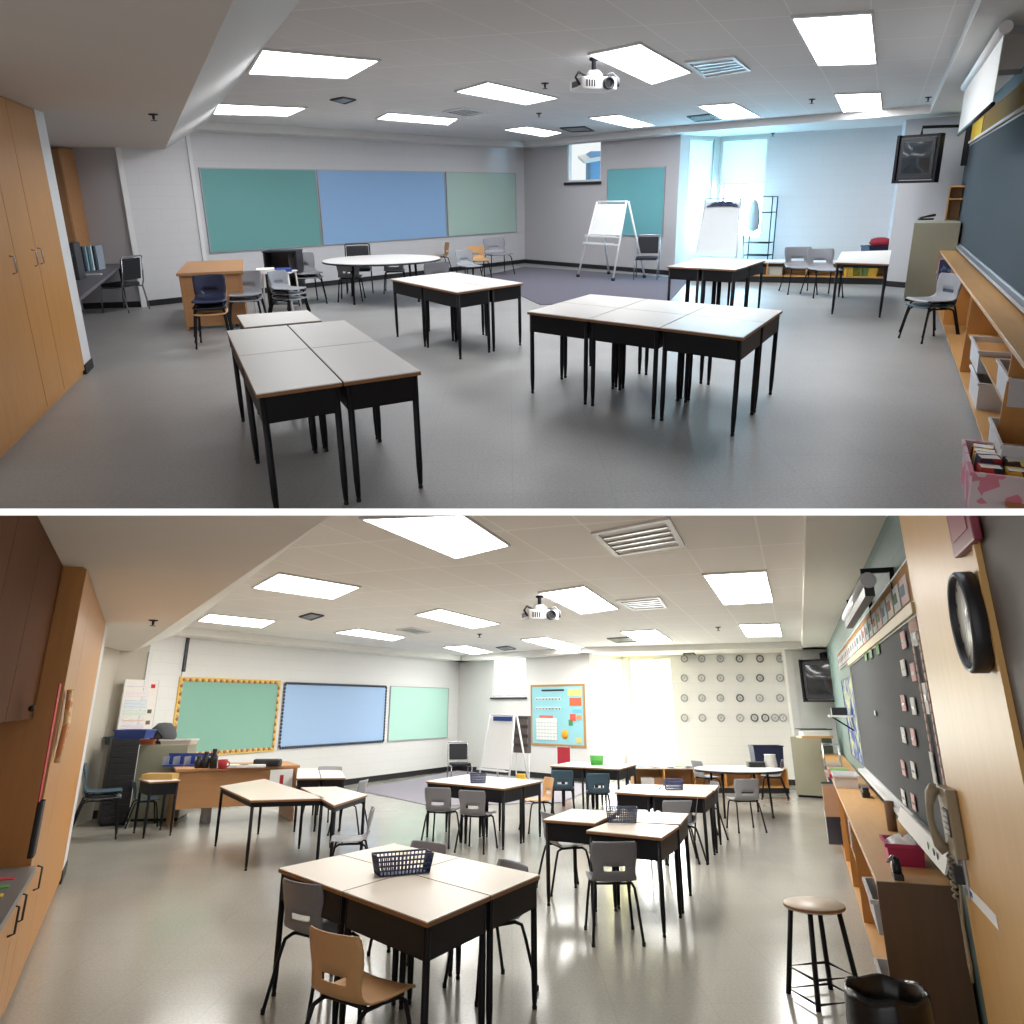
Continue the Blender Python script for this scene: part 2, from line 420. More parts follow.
def make_guest_chair(frame='chrome'):
    t = thing('stacking_chair', 'chair', 'chair')
    MB().rbox(-.22, .22, -.20, .23, .41, .47, .05).build('seat_cushion', M['black_vinyl'], t, bevel=.015)
    mb = MB(); P0 = [(-.21, -.235, .52), (.21, -.235, .52), (.21, -.275, .86), (-.21, -.275, .86)]
    vs = [(x, y + d, z) for d in (0, .045) for x, y, z in P0]
    mb.add(vs, [(0, 1, 2, 3), (7, 6, 5, 4), (0, 4, 5, 1), (1, 5, 6, 2), (2, 6, 7, 3), (3, 7, 4, 0)])
    mb.build('back_cushion', M['black_vinyl'], t, bevel=.015)
    for sx in (-1, 1):
        MB().tube([(sx * .23, -.29, .88), (sx * .235, -.245, .50), (sx * .235, -.21, .40), (sx * .24, -.27, .01)], .012).build('leg', M[frame], t)
        MB().tube([(sx * .235, -.215, .40), (sx * .235, .18, .40), (sx * .235, .21, .38), (sx * .24, .235, .01)], .012).build('leg', M[frame], t)
    MB().tube([(-.23, -.29, .88), (-.2, -.295, .89), (.2, -.295, .89), (.23, -.29, .88)], .012).build('back_rail', M[frame], t)
    return t
CH = {}
def chair(label, top_px, face, shell='grey_shell', group=None, sc=1.0, h=.70, z=0.0, kind='school', at=None):
    """top_px: where the middle of the backrest's top is; face: heading in degrees (90 looks away from the camera)"""
    key = (R, kind, shell, sc, h)
    bh = h if kind == 'school' else .88
    P = G(top_px[0], top_px[1], bh + z) if at is None else Vector((at[0], at[1], 0))
    rz = math.radians(face - 90); off = .21 * sc if kind == 'school' else .28
    if at is None: P = P + rot2((0, off), rz)
    P = Vector((P[0], P[1], z))
    if key not in CH:
        CH[key] = make_chair(shell, sc, h=h) if kind == 'school' else make_guest_chair(shell)
        place(CH[key], P, rz); CH[key]['label'] = label
        if group: CH[key]['group'] = group
        return CH[key]
    o = dup(CH[key], label, P, rz)
    if group: o['group'] = group
    elif 'group' in o: del o['group']
    return o
def slab(name, mats, poly, z0, z1, uv=None):
    mb = MB(); mb.uv = uv; mb.prism([(p[0], p[1]) for p in poly], z0, z1); return mb.build(name, mats)
def wall(name, m, P0, P1, z0, z1, th=.15, holes=(), parent=None):
    w = WF(P0, P1); mb = MB()
    us = sorted({0, w.L, *[v for hq in holes for v in hq[:2]]}); zs = sorted({z0, z1, *[v for hq in holes for v in hq[2:]]})
    for a, b in zip(us, us[1:]):
        for c, d in zip(zs, zs[1:]):
            if any(hq[0] - 1e-6 <= a and b <= hq[1] + 1e-6 and hq[2] - 1e-6 <= c and d <= hq[3] + 1e-6 for hq in holes): continue
            mb.box(a, b, 0, th, c, d)
    struct(mb.build(name, m, M=w.M)); return w
def baseboard(name, w, u0, u1, m='baseboard', hgt=.1): return struct(MB().box(u0, u1, -.015, 0, 0, hgt).build(name, M[m], M=w.M))
defm('baseboard', (26, 26, 30), .5)
def ceiling_light(px, zc, label, m, group):
    q = [G(x, y, zc) for x, y in px]; c = sum(q, Vector()) / 4; t = thing('ceiling_light', label, 'ceiling light', (c[0], c[1], zc), group=group)
    a = [p - c for p in q]
    mb = MB(); mb.prism([(p[0], p[1]) for p in a], -.012, .004); mb.build('diffuser', m, t)
    mb = MB(); n = 4
    for i in range(n):
        p, r = a[i], a[(i + 1) % n]; mb.prism([(p * .985)[:2], (r * .985)[:2], (r * 1.03)[:2], (p * 1.03)[:2]], -.02, .004)
    mb.build('frame', M['grid_white'], t); return t
defm('grid_white', (215, 215, 216), .5, noise=.02)
defm('vent_dark', (52, 54, 60), .6)
def vent(px, zc, label, slats=5, pale=False):
    q = [G(x, y, zc) for x, y in px]; c = sum(q, Vector()) / 4; t = thing('ceiling_vent', label, 'vent', (c[0], c[1], zc)); a = [p - c for p in q]
    mb = MB()
    for i in range(4):
        p, r = a[i], a[(i + 1) % 4]; mb.prism([(p * .88)[:2], (r * .88)[:2], (r * 1.02)[:2], (p * 1.02)[:2]], -.02, .004)
    mb.build('frame', M['vent_dark'] if not pale else M['grid_white'], t)
    mb = MB(); mb.prism([(p * .88)[:2] for p in a], -.004, .004); mb.build('backing', M['grid_white'] if pale else M['vent_dark'], t)
    for k in range(1, slats):
        f = k / slats; s0 = a[0].lerp(a[3], f) * .86; s1 = a[1].lerp(a[2], f) * .86; e = (a[3] - a[0]).normalized() * .02
        mb = MB(); mb.prism([(s0 - e)[:2], (s1 - e)[:2], (s1 + e)[:2], (s0 + e)[:2]], -.018, -.004); mb.build('slat', M['tray_metal'], t)
    return t
def sprinkler(px, zc, label):
    P = G(*px, zc); t = thing('sprinkler', label, 'sprinkler', P)
    MB().lathe([(.05, 0), (.045, -.012), (.014, -.015), (.012, -.05), (.0, -.055)], n=14).build('body', M['steel_frame'], t)
    MB().lathe([(.03, -.06), (.03, -.066)], n=14).build('deflector', M['steel_frame'], t); return t
def projector(px, zc, label, sc=1.0, rz=.5, drop_=.30):
    P = G(*px, zc); t = thing('projector', label, 'projector', P, rz)
    s = sc; d = drop_
    MB().lathe([(.06 * s, 0), (.06 * s, -.02), (.03 * s, -.03), (.03 * s, -d)], n=16).build('ceiling_pole', M['black_metal'], t)
    MB().lathe([(.07 * s, -d + .07 * s), (.11 * s, -d + .02), (.11 * s, -d - .02 * s)], n=20).build('mount', M['white_plastic'], t)
    b = MB().rbox(-.26 * s, .26 * s, -.2 * s, .2 * s, -d - .17 * s, -d - .02 * s, .07 * s).build('body', M['white_plastic'], t, bevel=.02 * s)
    MB().lathe([(.075 * s, -.2 * s), (.075 * s, -.25 * s), (.06 * s, -.255 * s), (.055 * s, -.22 * s)], (.1 * s, 0, -d - .1 * s), 20, axis='y').build('lens', M['dark_plastic'], b)
    mb = MB()
    for k in range(4): mb.box(-.2 * s + k * .035 * s, -.18 * s + k * .035 * s, -.206 * s, -.198 * s, -d - .14 * s, -d - .06 * s)
    mb.build('grille', M['dark_plastic'], b)
    MB().box(-.262 * s, -.255 * s, -.1 * s, .1 * s, -d - .13 * s, -d - .06 * s).build('side_vent', M['dark_plastic'], b)
    for sx in (-1, 1):
        MB().tube([(sx * .1 * s, 0, -d), (sx * .24 * s, -.06 * s, -d + .03), (sx * .3 * s, -.1 * s, -d - .03 * s), (sx * .27 * s, -.16 * s, -d - .12 * s)], .016 * s).build('support_arm', M['black_metal' if sx < 0 else 'steel_frame'], t)
    return t
def tv_set(C, rz, w, h, z0, label, arm_to):
    t = thing('television', label, 'television', (C[0], C[1], 0), rz)
    d = .12; mb = MB(); mb.rbox(-w / 2, w / 2, -d, 0, z0, z0 + h, .02)
    mb.add([(-w / 2 + .02, 0, z0 + .02), (w / 2 - .02, 0, z0 + .02), (w / 2 - .02, 0, z0 + h - .02), (-w / 2 + .02, 0, z0 + h - .02), (-w / 4, .36, z0 + .1), (w / 4, .36, z0 + .1), (w / 4, .36, z0 + h * .75), (-w / 4, .36, z0 + h * .75)],
           [(0, 1, 5, 4), (1, 2, 6, 5), (2, 3, 7, 6), (3, 0, 4, 7), (4, 5, 6, 7), (3, 2, 1, 0)])
    mb.build('housing', M['dark_plastic'], t, bevel=.006)
    P = [[((u - .5) * (w - .14), -d - .004 - .02 * (1 - (2 * u - 1) ** 2) * (1 - (2 * v - 1) ** 2), z0 + .1 + v * (h - .17)) for u in np.linspace(0, 1, 9)] for v in np.linspace(0, 1, 9)]
    MB().grid(P).build('screen', M['screen_glass'], t)
    MB().box(-w / 2 + .05, w / 2 - .05, -d - .006, -d, z0 + .03, z0 + .06).build('control_panel', M['steel_frame'], t)
    mb = MB(); c = .03
    for sx in (-1, 1): mb.box(sx * (w / 2 + .01), sx * (w / 2 + .05), -d - .02, .05, z0 - .04, z0 + h + .05)
    mb.box(-w / 2 - .05, w / 2 + .05, -d - .02, .05, z0 - .05, z0 - .01); mb.box(-w / 2 - .05, w / 2 + .05, -.06, .0, z0 + h + .01, z0 + h + .05)
    mb.build('mount_cage', M['black_metal'], t)
    A = Matrix.Rotation(-rz, 4, 'Z') @ (Vector((arm_to[0], arm_to[1], 0)) - Vector((C[0], C[1], 0)))
    MB().tube([(0, -.03, z0 + h + .03), (0, -.03, z0 + h + .16), (A[0], A[1], z0 + h + .16)], .025).build('wall_arm', M['black_metal'], t)
    MB().box(A[0] - .04, A[0] + .04, A[1] - .05, A[1] + .05, z0 + h - .45, z0 + h + .22).build('wall_plate', M['black_metal'], t)
    return t
def bin_box(name, label, cat, P, rz, w, d, h, m, z=0.0, rim=True, group=None):
    t = thing(name, label, cat, (P[0], P[1], z), rz, group)
    q = .92; th = .008; vs = []; mb = MB()
    o0 = [(-w / 2 * q, -d / 2 * q), (w / 2 * q, -d / 2 * q), (w / 2 * q, d / 2 * q), (-w / 2 * q, d / 2 * q)]; o1 = [(x / q, y / q) for x, y in o0]
    i0 = [(x * (1 - th * 4), y * (1 - th * 4)) for x, y in o0]; i1 = [(x * (1 - th * 4), y * (1 - th * 4)) for x, y in o1]
    vs = [(x, y, 0) for x, y in o0] + [(x, y, h) for x, y in o1] + [(x, y, h) for x, y in i1] + [(x, y, th) for x, y in i0]
    fs = [(3, 2, 1, 0), (12, 13, 14, 15)]
    for k in range(4):
        j = (k + 1) % 4; fs += [(k, j, 4 + j, 4 + k), (4 + k, 4 + j, 8 + j, 8 + k), (8 + k, 8 + j, 12 + j, 12 + k)]
    mb.add(vs, fs); mb.build('body', m, t)
    if rim:
        mb = MB(); e = .012
        mb.box(-w / 2 - e, w / 2 + e, -d / 2 - e, -d / 2, h - .02, h); mb.box(-w / 2 - e, w / 2 + e, d / 2, d / 2 + e, h - .02, h)
        mb.box(-w / 2 - e, -w / 2, -d / 2, d / 2, h - .02, h); mb.box(w / 2, w / 2 + e, -d / 2, d / 2, h - .02, h); mb.build('rim', m, t)
    return t
def book(label, P, rz, w, d, h, cm, z=0.0, group=None, name='book', cat='book'):
    t = thing(name, label, cat, (P[0], P[1], z), rz, group)
    if h > w:
        mb = MB(); mb.box(-w / 2, -w / 2 + .003, -d / 2, d / 2, 0, h); mb.box(w / 2 - .003, w / 2, -d / 2, d / 2, 0, h); mb.box(-w / 2, w / 2, -d / 2, -d / 2 + .003, 0, h); mb.box(-w / 2, w / 2, d / 2 - .003, d / 2, 0, h); mb.build('cover', cm, t)
        MB().box(-w / 2 + .003, w / 2 - .003, -d / 2 + .004, d / 2 - .004, .003, h - .004).build('pages', M['paper'], t); return t
    mb = MB(); mb.box(-w / 2, w / 2, -d / 2, d / 2, 0, .003); mb.box(-w / 2, w / 2, -d / 2, d / 2, h - .003, h); mb.box(-w / 2, -w / 2 + .003, -d / 2, d / 2, 0, h); mb.build('cover', cm, t)
    MB().box(-w / 2 + .003, w / 2 - .004, -d / 2 + .004, d / 2 - .004, .003, h - .003).build('pages', M['paper'], t); return t
# ================================================================ ROOM IN THE UPPER PICTURE
setroom('u')
ZS, ZM, ZB = 2.87, 3.00, 2.57             # soffit, tile ceiling, bulkhead undersides
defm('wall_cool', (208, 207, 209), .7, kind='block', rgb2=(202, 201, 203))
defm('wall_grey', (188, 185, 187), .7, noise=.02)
defm('wall_slate', (92, 112, 120), .7, noise=.03)
defm('plaster_u', (204, 196, 188), .85, noise=.02)
defm('soffit_u', (214, 212, 210), .8, noise=.02)
defm('tile_u', (212, 209, 208), .9, kind='tile')
defm('floor_u', (160, 158, 156), .42, kind='floor', rgb2=(143, 141, 139))
defm('carpet', (104, 100, 112), .95, noise=.15, nscale=90)
defm('trim_white', (222, 222, 222), .5, noise=.02)
LAMP_U = mat('diffuser_u', (250, 252, 255), .5, emit=PANEL_UP, noise=0)
LAMP_L = mat('diffuser_l', (255, 253, 248), .5, emit=PANEL_LO, noise=0)

dC = ray(895, 190.5); dC = Vector((dC[0], dC[1], 0)).normalized(); nC = Vector((dC[1], -dC[0], 0))
def line_x(P, d, Q, e):                    # intersection of two floor lines
    k = (Q - P).cross(e).z / d.cross(e).z; return P + d * k
A0, AB, B1 = G(209, 299.5), G(525, 263), G(674, 275.5)
K1, K2, K3 = G(712, 271.5), G(882, 279), G(884, 286)
BC = line_x(K3, (G(945, 291) - K3), nC * 1.02, dC)
CN = nC * 1.02 + dC * 0.6
wA, wB, wK1, wK2, wK3, wB2, wC = WF(A0, AB), WF(AB, B1), WF(B1, K1), WF(K1, K2), WF(K2, K3), WF(K3, BC), WF(BC, CN)
cabN, cabF = G(38, 423), G(86, 374)
cabD = (cabF - cabN).normalized(); STUB = cabF + cabD * .35
Wl, W0, W1 = G(62, 322), G(84, 309), G(143, 307)
# floor, ceiling
FAR = 26
fl = MB().box(-14, 16, .5, FAR, -.12, 0).build('floor', M['floor_u']); struct(fl)
e1 = G(871.5, 11, ZM) - G(792.5, 16, ZM); e2 = (G(818.4, 64, ZM) - G(792.5, 16, ZM)) / 2; q0 = G(792.5, 16, ZM); det = e1.x * e2.y - e1.y * e2.x
def tile_uv(co):
    x, y = co.x - q0.x, co.y - q0.y; return ((x * e2.y - y * e2.x) / det, (e1.x * y - e1.y * x) / det)
back = [A0 + wA.n * .1 - wA.u * 1.0, AB + (wA.n + wB.n) * .1, B1 + wB.n * .1, BC + wC.n * .1 + wB2.n * .1, CN + wC.n * .1, Vector((-1.5, .6, 0)), Vector((-7, 8, 0))]
c_ = slab('ceiling', M['tile_u'], back, ZM, ZM + .1, tile_uv); struct(c_)
def strip(a, b, w, n, z0, z1, name, m, ext=.0):
    u = (b - a).normalized(); o = slab(name, m, [a - u * ext, b + u * ext, b + u * ext - n * w, a - u * ext - n * w], z0, z1); return struct(o)
strip(A0 - wA.u * 1.5, AB, .55, wA.n, ZS, ZM + .05, 'trim_1', M['soffit_u'], .3)
strip(AB, B1, .55, wB.n, ZS, ZM + .05, 'trim_2', M['soffit_u'], .2)
o = slab('trim_3', M['soffit_u'], [B1 - wB.n * .55, B1 + wB.n * .1, K1 + wK2.n * .2, K2 + wK2.n * .2, BC + wB2.n * .1 + nC * .1, BC - wB2.n * .75], ZS, ZM + .05); struct(o)
o = slab('trim_4', M['soffit_u'], [BC + nC * .1, CN + nC * .1, CN - nC * .66, BC - nC * .66], ZS, ZM + .05); struct(o)
bA, bN = G(165, 149, ZB), G(230, 7, ZB); bd = (bN - bA).normalized()
o = slab('ceiling_bulkhead', M['plaster_u'], [bA - bd * 1.2, bN + bd * 4, Vector((-6.5, 2.5, 0)), Vector((-10, 10, 0)), Vector((-10, 16, 0))], ZB, ZM + .08); struct(o)
tA, tN = G(200, 130, ZM), G(290, 13, ZM)
def slope_trim(name, b0, b1, t0, t1, m):    # sloping side between the low bulkhead and the tile ceiling
    b0, b1, t0, t1 = [Vector(v) for v in (b0, b1, t0, t1)]; d1 = (b1 - b0).normalized(); d2 = (t1 - t0).normalized(); b0 = b0 - d1 * .8; t0 = t0 - d2 * .8; b1 = b1 + d1 * 3; t1 = t1 + d2 * 3
    up = Vector((0, 0, .12)); q = [b0, b1, t1, t0]; mb = MB(); mb.add(q + [p + up for p in q], [(3, 2, 1, 0), (4, 5, 6, 7), (0, 1, 5, 4), (1, 2, 6, 5), (2, 3, 7, 6), (3, 0, 4, 7)]); return struct(mb.build(name, m))
slope_trim('trim_7', bA, bN, tA, tN, M['soffit_u'])
# walls
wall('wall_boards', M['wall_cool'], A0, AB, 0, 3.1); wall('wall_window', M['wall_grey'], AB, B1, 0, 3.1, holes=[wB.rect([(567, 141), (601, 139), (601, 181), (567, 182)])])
hs = wK1.rect([(687, 143), (711, 145), (711, 255), (687, 257)]); hb = wK2.rect([(718, 146), (764, 143), (764, 248), (718, 248)])
wall('wall_alcove_left', M['wall_cool'], B1, K1, 0, 3.0, holes=[(hs[0], hs[1], .75, ZS - .06)])
wall('wall_alcove_back', M['wall_cool'], K1, K2, 0, 3.0, holes=[(hb[0], hb[1], .75, ZS - .06)])
wall('wall_alcove_right', M['wall_cool'], K2, K3, 0, 3.0)
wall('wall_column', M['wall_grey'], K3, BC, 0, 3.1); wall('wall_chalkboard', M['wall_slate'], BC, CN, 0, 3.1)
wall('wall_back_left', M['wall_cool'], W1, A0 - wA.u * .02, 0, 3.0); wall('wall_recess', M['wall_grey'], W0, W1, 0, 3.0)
wall('wall_left', M['wall_grey'], G(60, 372) + Vector((-.9, .2, 0)), W0, 0, 3.0)
wW1 = WF(W1, A0); wW0 = WF(W0, W1)
struct(MB().box(-.03, .06, -.03, .0, 0, ZB).build('trim_5', M['trim_white'], M=wW1.M))
struct(MB().box(-.02, .05, -.03, .0, 0, ZS).build('trim_6', M['trim_white'], M=wA.M))
for nme, w in (('baseboard_boards', wA), ('baseboard_window', wB), ('baseboard_column', wB2), ('baseboard_recess', wW0), ('baseboard_back_left', wW1)): baseboard(nme, w, 0, w.L)
sw = WF(cabF, STUB); struct(MB().box(0, sw.L, .0, .75, .1, ZB + .05).build('wall_cabinet_end', M['trim_white'], M=sw.M)); struct(MB().box(-.02, sw.L + .012, -.012, .76, 0, .1).build('baseboard_cabinet_end', M['baseboard'], M=sw.M))
o = slab('floor_carpet', M['carpet'], [G(524, 267), G(690, 279), G(668, 303), G(540, 305), G(480, 277)], .0, .012); struct(o)
# windows
def window(name, w, h4, blind=None, bars=0, m='trim_white', dep=.12):
    u0, u1, z0, z1 = h4; f = MB(); e = .04
    f.box(u0, u0 + e, .02, dep, z0, z1); f.box(u1 - e, u1, .02, dep, z0, z1); f.box(u0 + e, u1 - e, .02, dep, z0, z0 + e); f.box(u0 + e, u1 - e, .02, dep, z1 - e, z1)
    for k in range(bars):
        c = u0 + (u1 - u0) * (k + 1) / (bars + 1); f.box(c - .02, c + .02, .03, dep - .01, z0 + e, z1 - e)
    o = struct(f.build(name, M[m], M=w.M))
    MB().box(u0 + e, u1 - e, .07, .078, z0 + e, z1 - e).build('window_pane', M['glass'], o)
    if blind: MB().box(u0 + e, u1 - e, .03, .036, blind[0], z1 - e).build('roller_blind', M[blind[1]], o); MB().tube([(u0 + e, .03, blind[0]), (u1 - e, .03, blind[0])], .012).build('blind_rail', M['trim_white'], o)
    return o
M['shade_u'] = shade_mat('shade_u', (206, 224, 216)); M['shade_l'] = shade_mat('shade_l', (250, 246, 214))
hw = wB.rect([(567, 141), (601, 139), (601, 181), (567, 182)])
window('window_1', wB, hw, bars=0); struct(MB().box(hw[0] - .05, hw[1] + .03, -.06, .02, hw[2] - .07, hw[2] - .01).build('window_sill', M['baseboard'], M=wB.M))
window('window_2', wK1, (hs[0], hs[1], .75, ZS - .06), (1.5, 'shade_u'))
window('window_3', wK2, (hb[0], hb[1], .75, ZS - .06), (wK2.at(740, 184)[1], 'shade_u'))
# daylight through the two windows of the alcove
def daylight(w, h4, power, color, off=.35):
    l = bpy.data.lights.new('daylight', 'AREA'); l.shape = 'RECTANGLE'; l.size = (h4[1] - h4[0]) * .95; l.size_y = (h4[3] - h4[2]) * .95; l.energy = power; l.color = color
    o = bpy.data.objects.new('daylight', l); scene.collection.objects.link(o); c = w.pt((h4[0] + h4[1]) / 2, off, (h4[2] + h4[3]) / 2)
    X, Z = w.u, w.n                       # the lamp shines along its local -Z, into the room
    Y = Z.cross(X); o.matrix_basis = Matrix(((X[0], Y[0], Z[0], c[0]), (X[1], Y[1], Z[1], c[1]), (X[2], Y[2], Z[2], c[2]), (0, 0, 0, 1))); REG[R].append(o); o.visible_camera = True; return o
daylight(wK1, (hs[0], hs[1], .75, 2.8), 380, (.35, .72, 1.0)); daylight(wK2, (hb[0], hb[1], .75, 2.8), 380, (.35, .72, 1.0)); 
# neighbouring building seen through the small high window
t = thing('neighbouring_building', 'pale blue building with a white roof seen through the small high window', 'building', wB.pt((hw[0] + hw[1]) / 2, 1.5, 0))
MB().box(-.9, 1.3, 0, 1.2, 0, 2.75).build('wall', mat('nb_wall', (120, 170, 210), .8), t); MB().add([(-1.1, -.3, 2.45), (.8, -.3, 2.75), (.8, 1.4, 2.95), (-1.1, 1.4, 2.65), (-1.1, -.3, 2.52), (.8, -.3, 2.82), (.8, 1.4, 3.02), (-1.1, 1.4, 2.72)], [(0, 1, 2, 3), (4, 5, 6, 7), (0, 1, 5, 4), (1, 2, 6, 5), (2, 3, 7, 6), (3, 0, 4, 7)]).build('roof', M['paper'], t)
# ceiling lights
LU = [([(262, 48), (379, 59), (347, 77), (248, 72)], 'long ceiling light nearest the sloping bulkhead edge, above the left desks'),
      ([(218, 103), (306, 107), (288, 115), (213, 113)], 'ceiling light right above the green end of the boards'),
      ([(488, 81), (557.6, 97), (526, 103.6), (456, 90.4)], 'ceiling light in the middle, left of the projector'),
      ([(388, 112), (458, 118), (448, 124), (376.5, 118)], 'ceiling light above the light blue board'),
      ([(589, 53), (640, 42), (691, 71), (652, 83)], 'ceiling light right behind the projector pole'),
      ([(504, 129), (527, 126), (562, 132), (545, 136)], 'farthest ceiling light, in the corner over the pale green board'),
      ([(589, 117), (619, 114), (655, 124.5), (632, 127)], 'ceiling light in front of the small high window'),
      ([(698.5, 105), (735, 102.5), (760, 116), (722, 118)], 'ceiling light in front of the window alcove'),
      ([(792.5, 16), (871.5, 11), (876.5, 62), (818.4, 64)], 'large bright ceiling light nearest the camera at right'),
      ([(835, 93.4), (880.5, 91.7), (882, 109), (843, 111)], 'small ceiling light in front of the television')]
for px, lb in LU: ceiling_light(px, ZM, 'upper room: ' + lb, LAMP_U, 'ceiling lights of the upper room')
vent([(685, 61), (733.7, 55.4), (750.5, 69), (705, 76.6)], ZM, 'square pale diffuser with dark rim between two bright lights', pale=True)
vent([(687, 116), (710, 113.5), (722, 119), (696, 121)], ZM, 'dark grille beside the light before the window alcove')
vent([(442, 111), (463, 107), (488, 112), (466, 116)], ZM, 'thin-rimmed diffuser between the board lights', pale=True)
vent([(560, 127.5), (585, 126), (594, 130.5), (572, 131.5)], ZM, 'dark grille above the small high window')
vent([(330, 99), (343, 96.5), (356, 99), (345, 103)], ZM, 'dark grille between the lights over the teal board')
sprinkler((153, 114), ZB, 'sprinkler head on the low bulkhead of the upper room'); sprinkler((539, 113), ZM, 'small detector on the tiles near the far corner, upper room'); sprinkler((812, 99), ZM, 'small detector left of the light by the television'); sprinkler((545, 83), ZM, 'round ceiling speaker left of the projector'); sprinkler((773, 133), ZS, 'dark round fitting on the alcove ceiling')
sprinkler((928.6, 97), ZM, 'fitting on the ceiling edge above the television')
Pp = G(594, 60, ZM); dd = Pp.length; projector((594, 58), ZM, 'white ceiling projector on a black pole, upper room', sc=.78, rz=.35, drop_=.17)
# boards on the long wall
def board(name, w, r4, m, label, cat='board', frame='tray_metal', fw=.018, off=0):
    u0, u1, z0, z1 = r4; cu, cz = (u0 + u1) / 2, z0
    t = thing(name, label, cat, M=w.M @ Matrix.Translation((cu, -off, cz))); a = (u1 - u0) / 2; hh = z1 - z0
    MB().box(-a, a, -.022, -.002, 0, hh).build('panel', m, t)
    f = MB(); f.box(-a - fw, a + fw, -.03, -.002, -fw, 0); f.box(-a - fw, a + fw, -.03, -.002, hh, hh + fw); f.box(-a - fw, -a, -.03, -.002, 0, hh); f.box(a, a + fw, -.03, -.002, 0, hh)
    f.build('frame', M[frame] if isinstance(frame, str) else frame, t); return t
m_teal = mat('fabric_teal', (112, 166, 164), .9, noise=.03, nscale=50); m_blue = mat('fabric_blue', (146, 182, 222), .9, noise=.02, nscale=50); m_pale = mat('fabric_pale', (176, 200, 190), .9, noise=.02, nscale=50)
r1 = wA.rect([(205, 172), (318, 172), (318, 246), (205, 251)]); r2 = wA.rect([(319, 172), (445, 171), (445, 237), (319, 245.5)]); r3 = wA.rect([(446, 171), (515, 172), (515, 230), (446, 237)])
zb, zt = (r1[2] + r2[2] + r3[2]) / 3, (r1[3] + r2[3] + r3[3]) / 3
board('pin_board', wA, (r1[0], r1[1] - .01, zb, zt), m_teal, 'large teal pin board, leftmost of the three on the long wall')
board('pin_board', wA, (r2[0] + .03, r2[1] - .01, zb, zt), m_blue, 'light blue pin board between the teal and the pale green ones')
board('pin_board', wA, (r3[0] + .03, r3[1], zb, zt), m_pale, 'pale green pin board nearest the far corner')
board('pin_board', wB, wB.rect([(608, 169), (664, 168.5), (664, 235), (608, 235)]), mat('fabric_teal2', (112, 178, 184), .9, noise=.03, nscale=50), 'square teal pin board beside the window alcove')
# chalkboard wall
dCb = wC
def cw(x, y, off=0): return wC.at(x, y, off)
cb = wC.rect([(958, 152), (1010, 118), (1010, 289), (958, 249)]); u0 = cb[0]
t = board('chalkboard', wC, (u0, wC.L - .2, .90, 2.36), mat('slate', (46, 54, 62), .85, noise=.05, nscale=3), 'long dark slate chalkboard along the right wall', 'chalkboard', 'tray_metal')
a_ = (wC.L - .2 - u0) / 2; MB().box(-a_, a_, -.09, -.0, -.05, -.018).build('chalk_tray', M['tray_metal'], t)
MB().box(-a_, a_, -.045, -.0, 1.50, 1.53).build('map_rail', M['trim_white'], t)
uy = cw(984, 130)[0]
board('display_strip', wC, (u0, uy, 2.40, 2.68), mat('yellow_paper', (226, 186, 42), .8), 'bright yellow paper strip above the far end of the chalkboard', 'display strip', 'cork', .005)
board('display_strip', wC, (uy + .03, wC.L - .2, 2.40, 2.68), mat('ochre', (150, 118, 48), .9), 'ochre cork strip above the near part of the chalkboard', 'display strip', 'cork', .005)
s0, s1 = wC.at(966, 82, -.45)[0], wC.at(1008, 16, -.45)[0]
t = thing('projection_screen', 'white projection screen rolled half down above the chalkboard', 'projection screen', M=wC.M @ Matrix.Translation((s0, -.45, 0)))
zr = 2.79; L_ = s1 - s0
MB().tube([(0, 0, zr), (L_, 0, zr)], .045, n=14).build('housing', M['white_plastic'], t)
MB().box(.05, L_ - .05, -.003, .003, zr - .50, zr).build('screen_cloth', M['paper'], t); MB().tube([(.03, 0, zr - .5), (L_ - .03, 0, zr - .5)], .016).build('bottom_bar', M['black_metal'], t)
for k in (.15, .85): MB().box(k * L_ - .02, k * L_ + .02, -.02, .46, zr + .03, ZS).build('bracket', M['tray_metal'], t)
# television in the corner
tb = G(916, 300); hC = 0
Pt = wB2.pt(wB2.at(942, 150)[0], -.75, 0); zt0, zt1 = V(Pt, 183), V(Pt, 134)
tv_set(Pt, -.85, abs(wB2.at(936, 150, -.75)[0] - wB2.at(898, 150, -.75)[0]) * .92, (zt1 - zt0) * .86, zt0 + .05, 'boxy black television on a wall arm in the corner, upper room', (BC - dC * .3 - nC * .05))
# filing cabinet and wooden bookcase in the corner
def filing(label, P0, P1, dep, hh, m, name='filing_cabinet', drawers=4, cat='filing cabinet', hm='tray_metal'):
    w = WF(P0, P1); t = thing(name, label, cat, M=w.M @ Matrix.Translation((w.L / 2, 0, 0))); a = w.L / 2
    MB().box(-a, a, 0, dep, .04, hh).build('body', m, t, bevel=.004); MB().box(-a + .02, a - .02, .03, dep, 0, .04).build('plinth', M['black_metal'], t)
    for k in range(drawers):
        z0 = .06 + (hh - .08) / drawers * k; z1 = .06 + (hh - .08) / drawers * (k + 1) - .012
        d = MB().box(-a + .01, a - .01, -.018, 0, z0, z1).build('drawer', m, t, bevel=.003); MB().box(-.06, .06, -.035, -.018, (z0 + z1) / 2 + .02, (z0 + z1) / 2 + .04).build('handle', M[hm], d)
    return t, w
F0, F1 = G(903, 301), G(948, 303); hF = V((F0 + F1) / 2, 223)
filing('beige two-drawer-wide cabinet in the corner below the television', F0, F1, 1.0, hF, M['beige_metal'], drawers=0)
t = thing('bookcase', 'narrow wooden bookcase top with one open shelf above the beige cabinet', 'bookcase', M=WF(F0, F1).M @ Matrix.Translation((WF(F0, F1).L * .64, .9, hF)))
